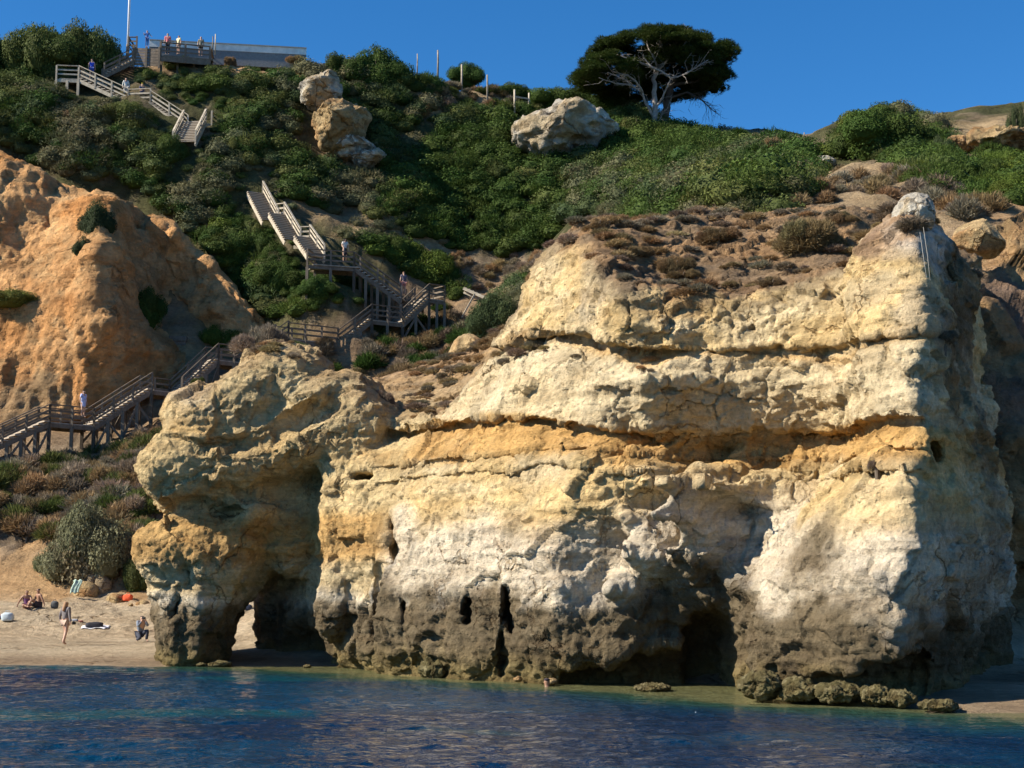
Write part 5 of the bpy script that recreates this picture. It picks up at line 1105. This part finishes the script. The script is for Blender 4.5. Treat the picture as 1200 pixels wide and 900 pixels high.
p = at(641,810,38.9); sw = empty('person', (p[0],p[1],-1.43), math.pi); tag(sw, 'swimmer of whom only the dark head shows above the water', 'person')
Js = {k: Vector(v)*1.72 for k, v in BASE.items()}; skin_obj('body', [Js[k] for k in ORD], [(ORD.index(a),ORD.index(b)) for a,b in EDG], [RAD[k]*1.72 for k in ORD], M_SKIN2, sw)
skin_obj('hair', [Js['hd1']+Vector((0,.03,.03)), Js['hd2']+Vector((0,.01,.02))], [(0,1)], [.095,.09], cloth((.03,.02,.03)), sw)
def bag(name, px, py, D, dims, colr, label, cat, seed, strap=True, flat=False):
    V, F = ICO[3]; r = np.random.default_rng(seed); V = V.copy(); V = np.sign(V)*np.abs(V)**.62*np.array(dims)/2
    V = V*(1+.16*fbm(V*9+seed,3,seed))[:,None]; V[:,2] = np.maximum(V[:,2], -dims[2]*.42)+dims[2]*.42
    o = mesh(name, V, F, True, cloth(colr)); p_ = ground_at(px, py, D); o.location = tuple(p_); tag(o, label, cat)
    if strap: MB().tube([(-dims[0]*.25,0,dims[2]*.75),(-dims[0]*.12,0,dims[2]*1.12),(dims[0]*.12,0,dims[2]*1.12),(dims[0]*.25,0,dims[2]*.75)], .012, 5).build('handle', cloth(colr), o, True)
    return o
def towel(px, py, D, w, d, colr, label, seed, rz=0, z=.03):
    n = 15; u, v = np.meshgrid(np.linspace(-.5,.5,n), np.linspace(-.5,.5,n), indexing='ij'); c = ground_at(px, py, D); P = np.stack([u.ravel()*w, v.ravel()*d, u.ravel()*0],1)
    P = P@np.array([[math.cos(rz),math.sin(rz),0],[-math.sin(rz),math.cos(rz),0],[0,0,1]]); P[:,2] = np.array([gz(c[0]+a[0], c[1]+a[1]) for a in P])-c[2]+z+.05*(fbm(P*4+seed,3,seed)+.4)
    o = mesh('towel', P, grid_faces(n,n), True, cloth(colr)); m = o.modifiers.new('thick','SOLIDIFY'); m.thickness = .015; o.location = tuple(c); tag(o, label, 'towel'); return o
bag('backpack',64,710,72,(.34,.26,.34),(.07,.075,.08),'dark grey backpack on the sand right of the two seated people','backpack',1)
towel(112,722,68,1.1,.8,(.72,.70,.72),'white towel spread on the sand under a pile of black clothes',2)
bag('clothes_pile',111,717,68,(.75,.4,.26),(.012,.012,.02),'pile of black clothes on the white towel','clothes',3,False)
bag('beach_bag',9,717,69,(.55,.4,.40),(.45,.52,.56),'pale blue-white bag lying on the sand near the left picture edge','bag',4)
bag('cloth_bundle',3,718,69.5,(.4,.3,.16),(.05,.06,.12),'dark blue bundle under the pale bag at the left picture edge','clothes',5,False)
bag('cloth_bundle',88,717,69,(.30,.2,.12),(.30,.31,.34),'small grey bundle on the sand left of the white towel','clothes',6,False)
bag('sandals',95,719,69,(.22,.18,.08),(.28,.10,.08),'small reddish pair of sandals between the grey bundle and the towel','sandals',7,False)
bag('beach_bag',150,702,74,(.46,.3,.34),(.75,.10,.03),'orange-red bag by the yellow boulder under the beach bush','bag',8)
bag('backpack',290,713,71,(.42,.3,.28),(.02,.03,.06),'dark backpack on the sand seen through the rock arch','backpack',9)
bag('beach_bag',294,706,73,(.5,.4,.5),(.60,.26,.10),'orange-brown bag on the sand behind the dark one seen through the arch','bag',10)
# striped towel hanging over the tan boulder
def striped():
    n = 24; M = []; 
    m, nt, p = newmat('striped_towel'); w_ = N(nt,'ShaderNodeTexWave', wave_type='BANDS', bands_direction='Z'); w_.inputs['Scale'].default_value = 5.0; nt.links.new(texco(nt), w_.inputs['Vector'])
    nt.links.new(mixc(nt, (.62,.72,.60), (.03,.14,.12), ramp(nt, w_.outputs['Fac'], [(.45,0),(.55,1)]), 'MIX'), p.inputs['Base Color']); p.inputs['Roughness'].default_value = .9
    P = []; 
    for i in range(n):
        for j in range(9):
            t = i/(n-1); x = (j/8-.5)*.42+.06*math.sin(t*5)
            y = -.12-.22*t+.03*math.sin(j*1.9+t*3); z = .42-.62*t*t-.04*math.cos(j*1.4); P.append((x,y,z))
    o = mesh('towel', np.array(P), grid_faces(n,9), True, m); s = o.modifiers.new('thick','SOLIDIFY'); s.thickness = .02; o.location = tuple(at(91,690,74.4)); tag(o, 'green and white striped towel hanging over the tan boulder', 'towel')
striped()
# old rope and seaweed line? none in the photograph
# ================================================================ camera, light
cam = bpy.data.objects.new('camera', bpy.data.cameras.new('camera')); COL.objects.link(cam)
cam.location = (0,0,CAMZ); cam.rotation_euler = (math.pi/2+PITCH, 0, 0)
cam.data.sensor_width = 36; cam.data.lens = 36*FPX/1200; cam.data.clip_end = 6000; cam.data.clip_start = .5
S.camera = cam
SUN_EL, SUN_AZ = math.radians(36), math.radians(13)     # azimuth: from -x turned toward the camera
sd = Vector((-math.cos(SUN_EL)*math.cos(SUN_AZ), -math.cos(SUN_EL)*math.sin(SUN_AZ), math.sin(SUN_EL)))
sun = bpy.data.objects.new('sun', bpy.data.lights.new('sun','SUN')); COL.objects.link(sun)
sun.data.energy = 5.0; sun.data.angle = math.radians(.53); sun.data.color = (1,.91,.76)
sun.rotation_euler = sd.to_track_quat('Z','Y').to_euler(); sun.location = sd*200
w = bpy.data.worlds.new('World'); S.world = w; w.use_nodes = True; nt = w.node_tree
bg = nt.nodes['Background']; sky = nt.nodes.new('ShaderNodeTexSky'); sky.sky_type = 'NISHITA'; sky.sun_disc = False
sky.sun_elevation = SUN_EL; sky.sun_rotation = math.atan2(sd.x, sd.y); sky.air_density = .8; sky.dust_density = .1; sky.ozone_density = 5; sky.altitude = 0
hs = nt.nodes.new('ShaderNodeHueSaturation'); hs.inputs['Saturation'].default_value = 1.25
nt.links.new(sky.outputs[0], hs.inputs['Color']); nt.links.new(hs.outputs[0], bg.inputs[0]); bg.inputs[1].default_value = .092
S.view_settings.view_transform = 'Standard'; S.view_settings.look = 'None'; S.view_settings.gamma = 1; S.view_settings.exposure = .88; S.view_settings.use_curve_mapping = False
S.cycles.use_denoising = True; S.cycles.max_bounces = 6; S.cycles.diffuse_bounces = 3; S.cycles.caustics_reflective = False; S.cycles.caustics_refractive = False
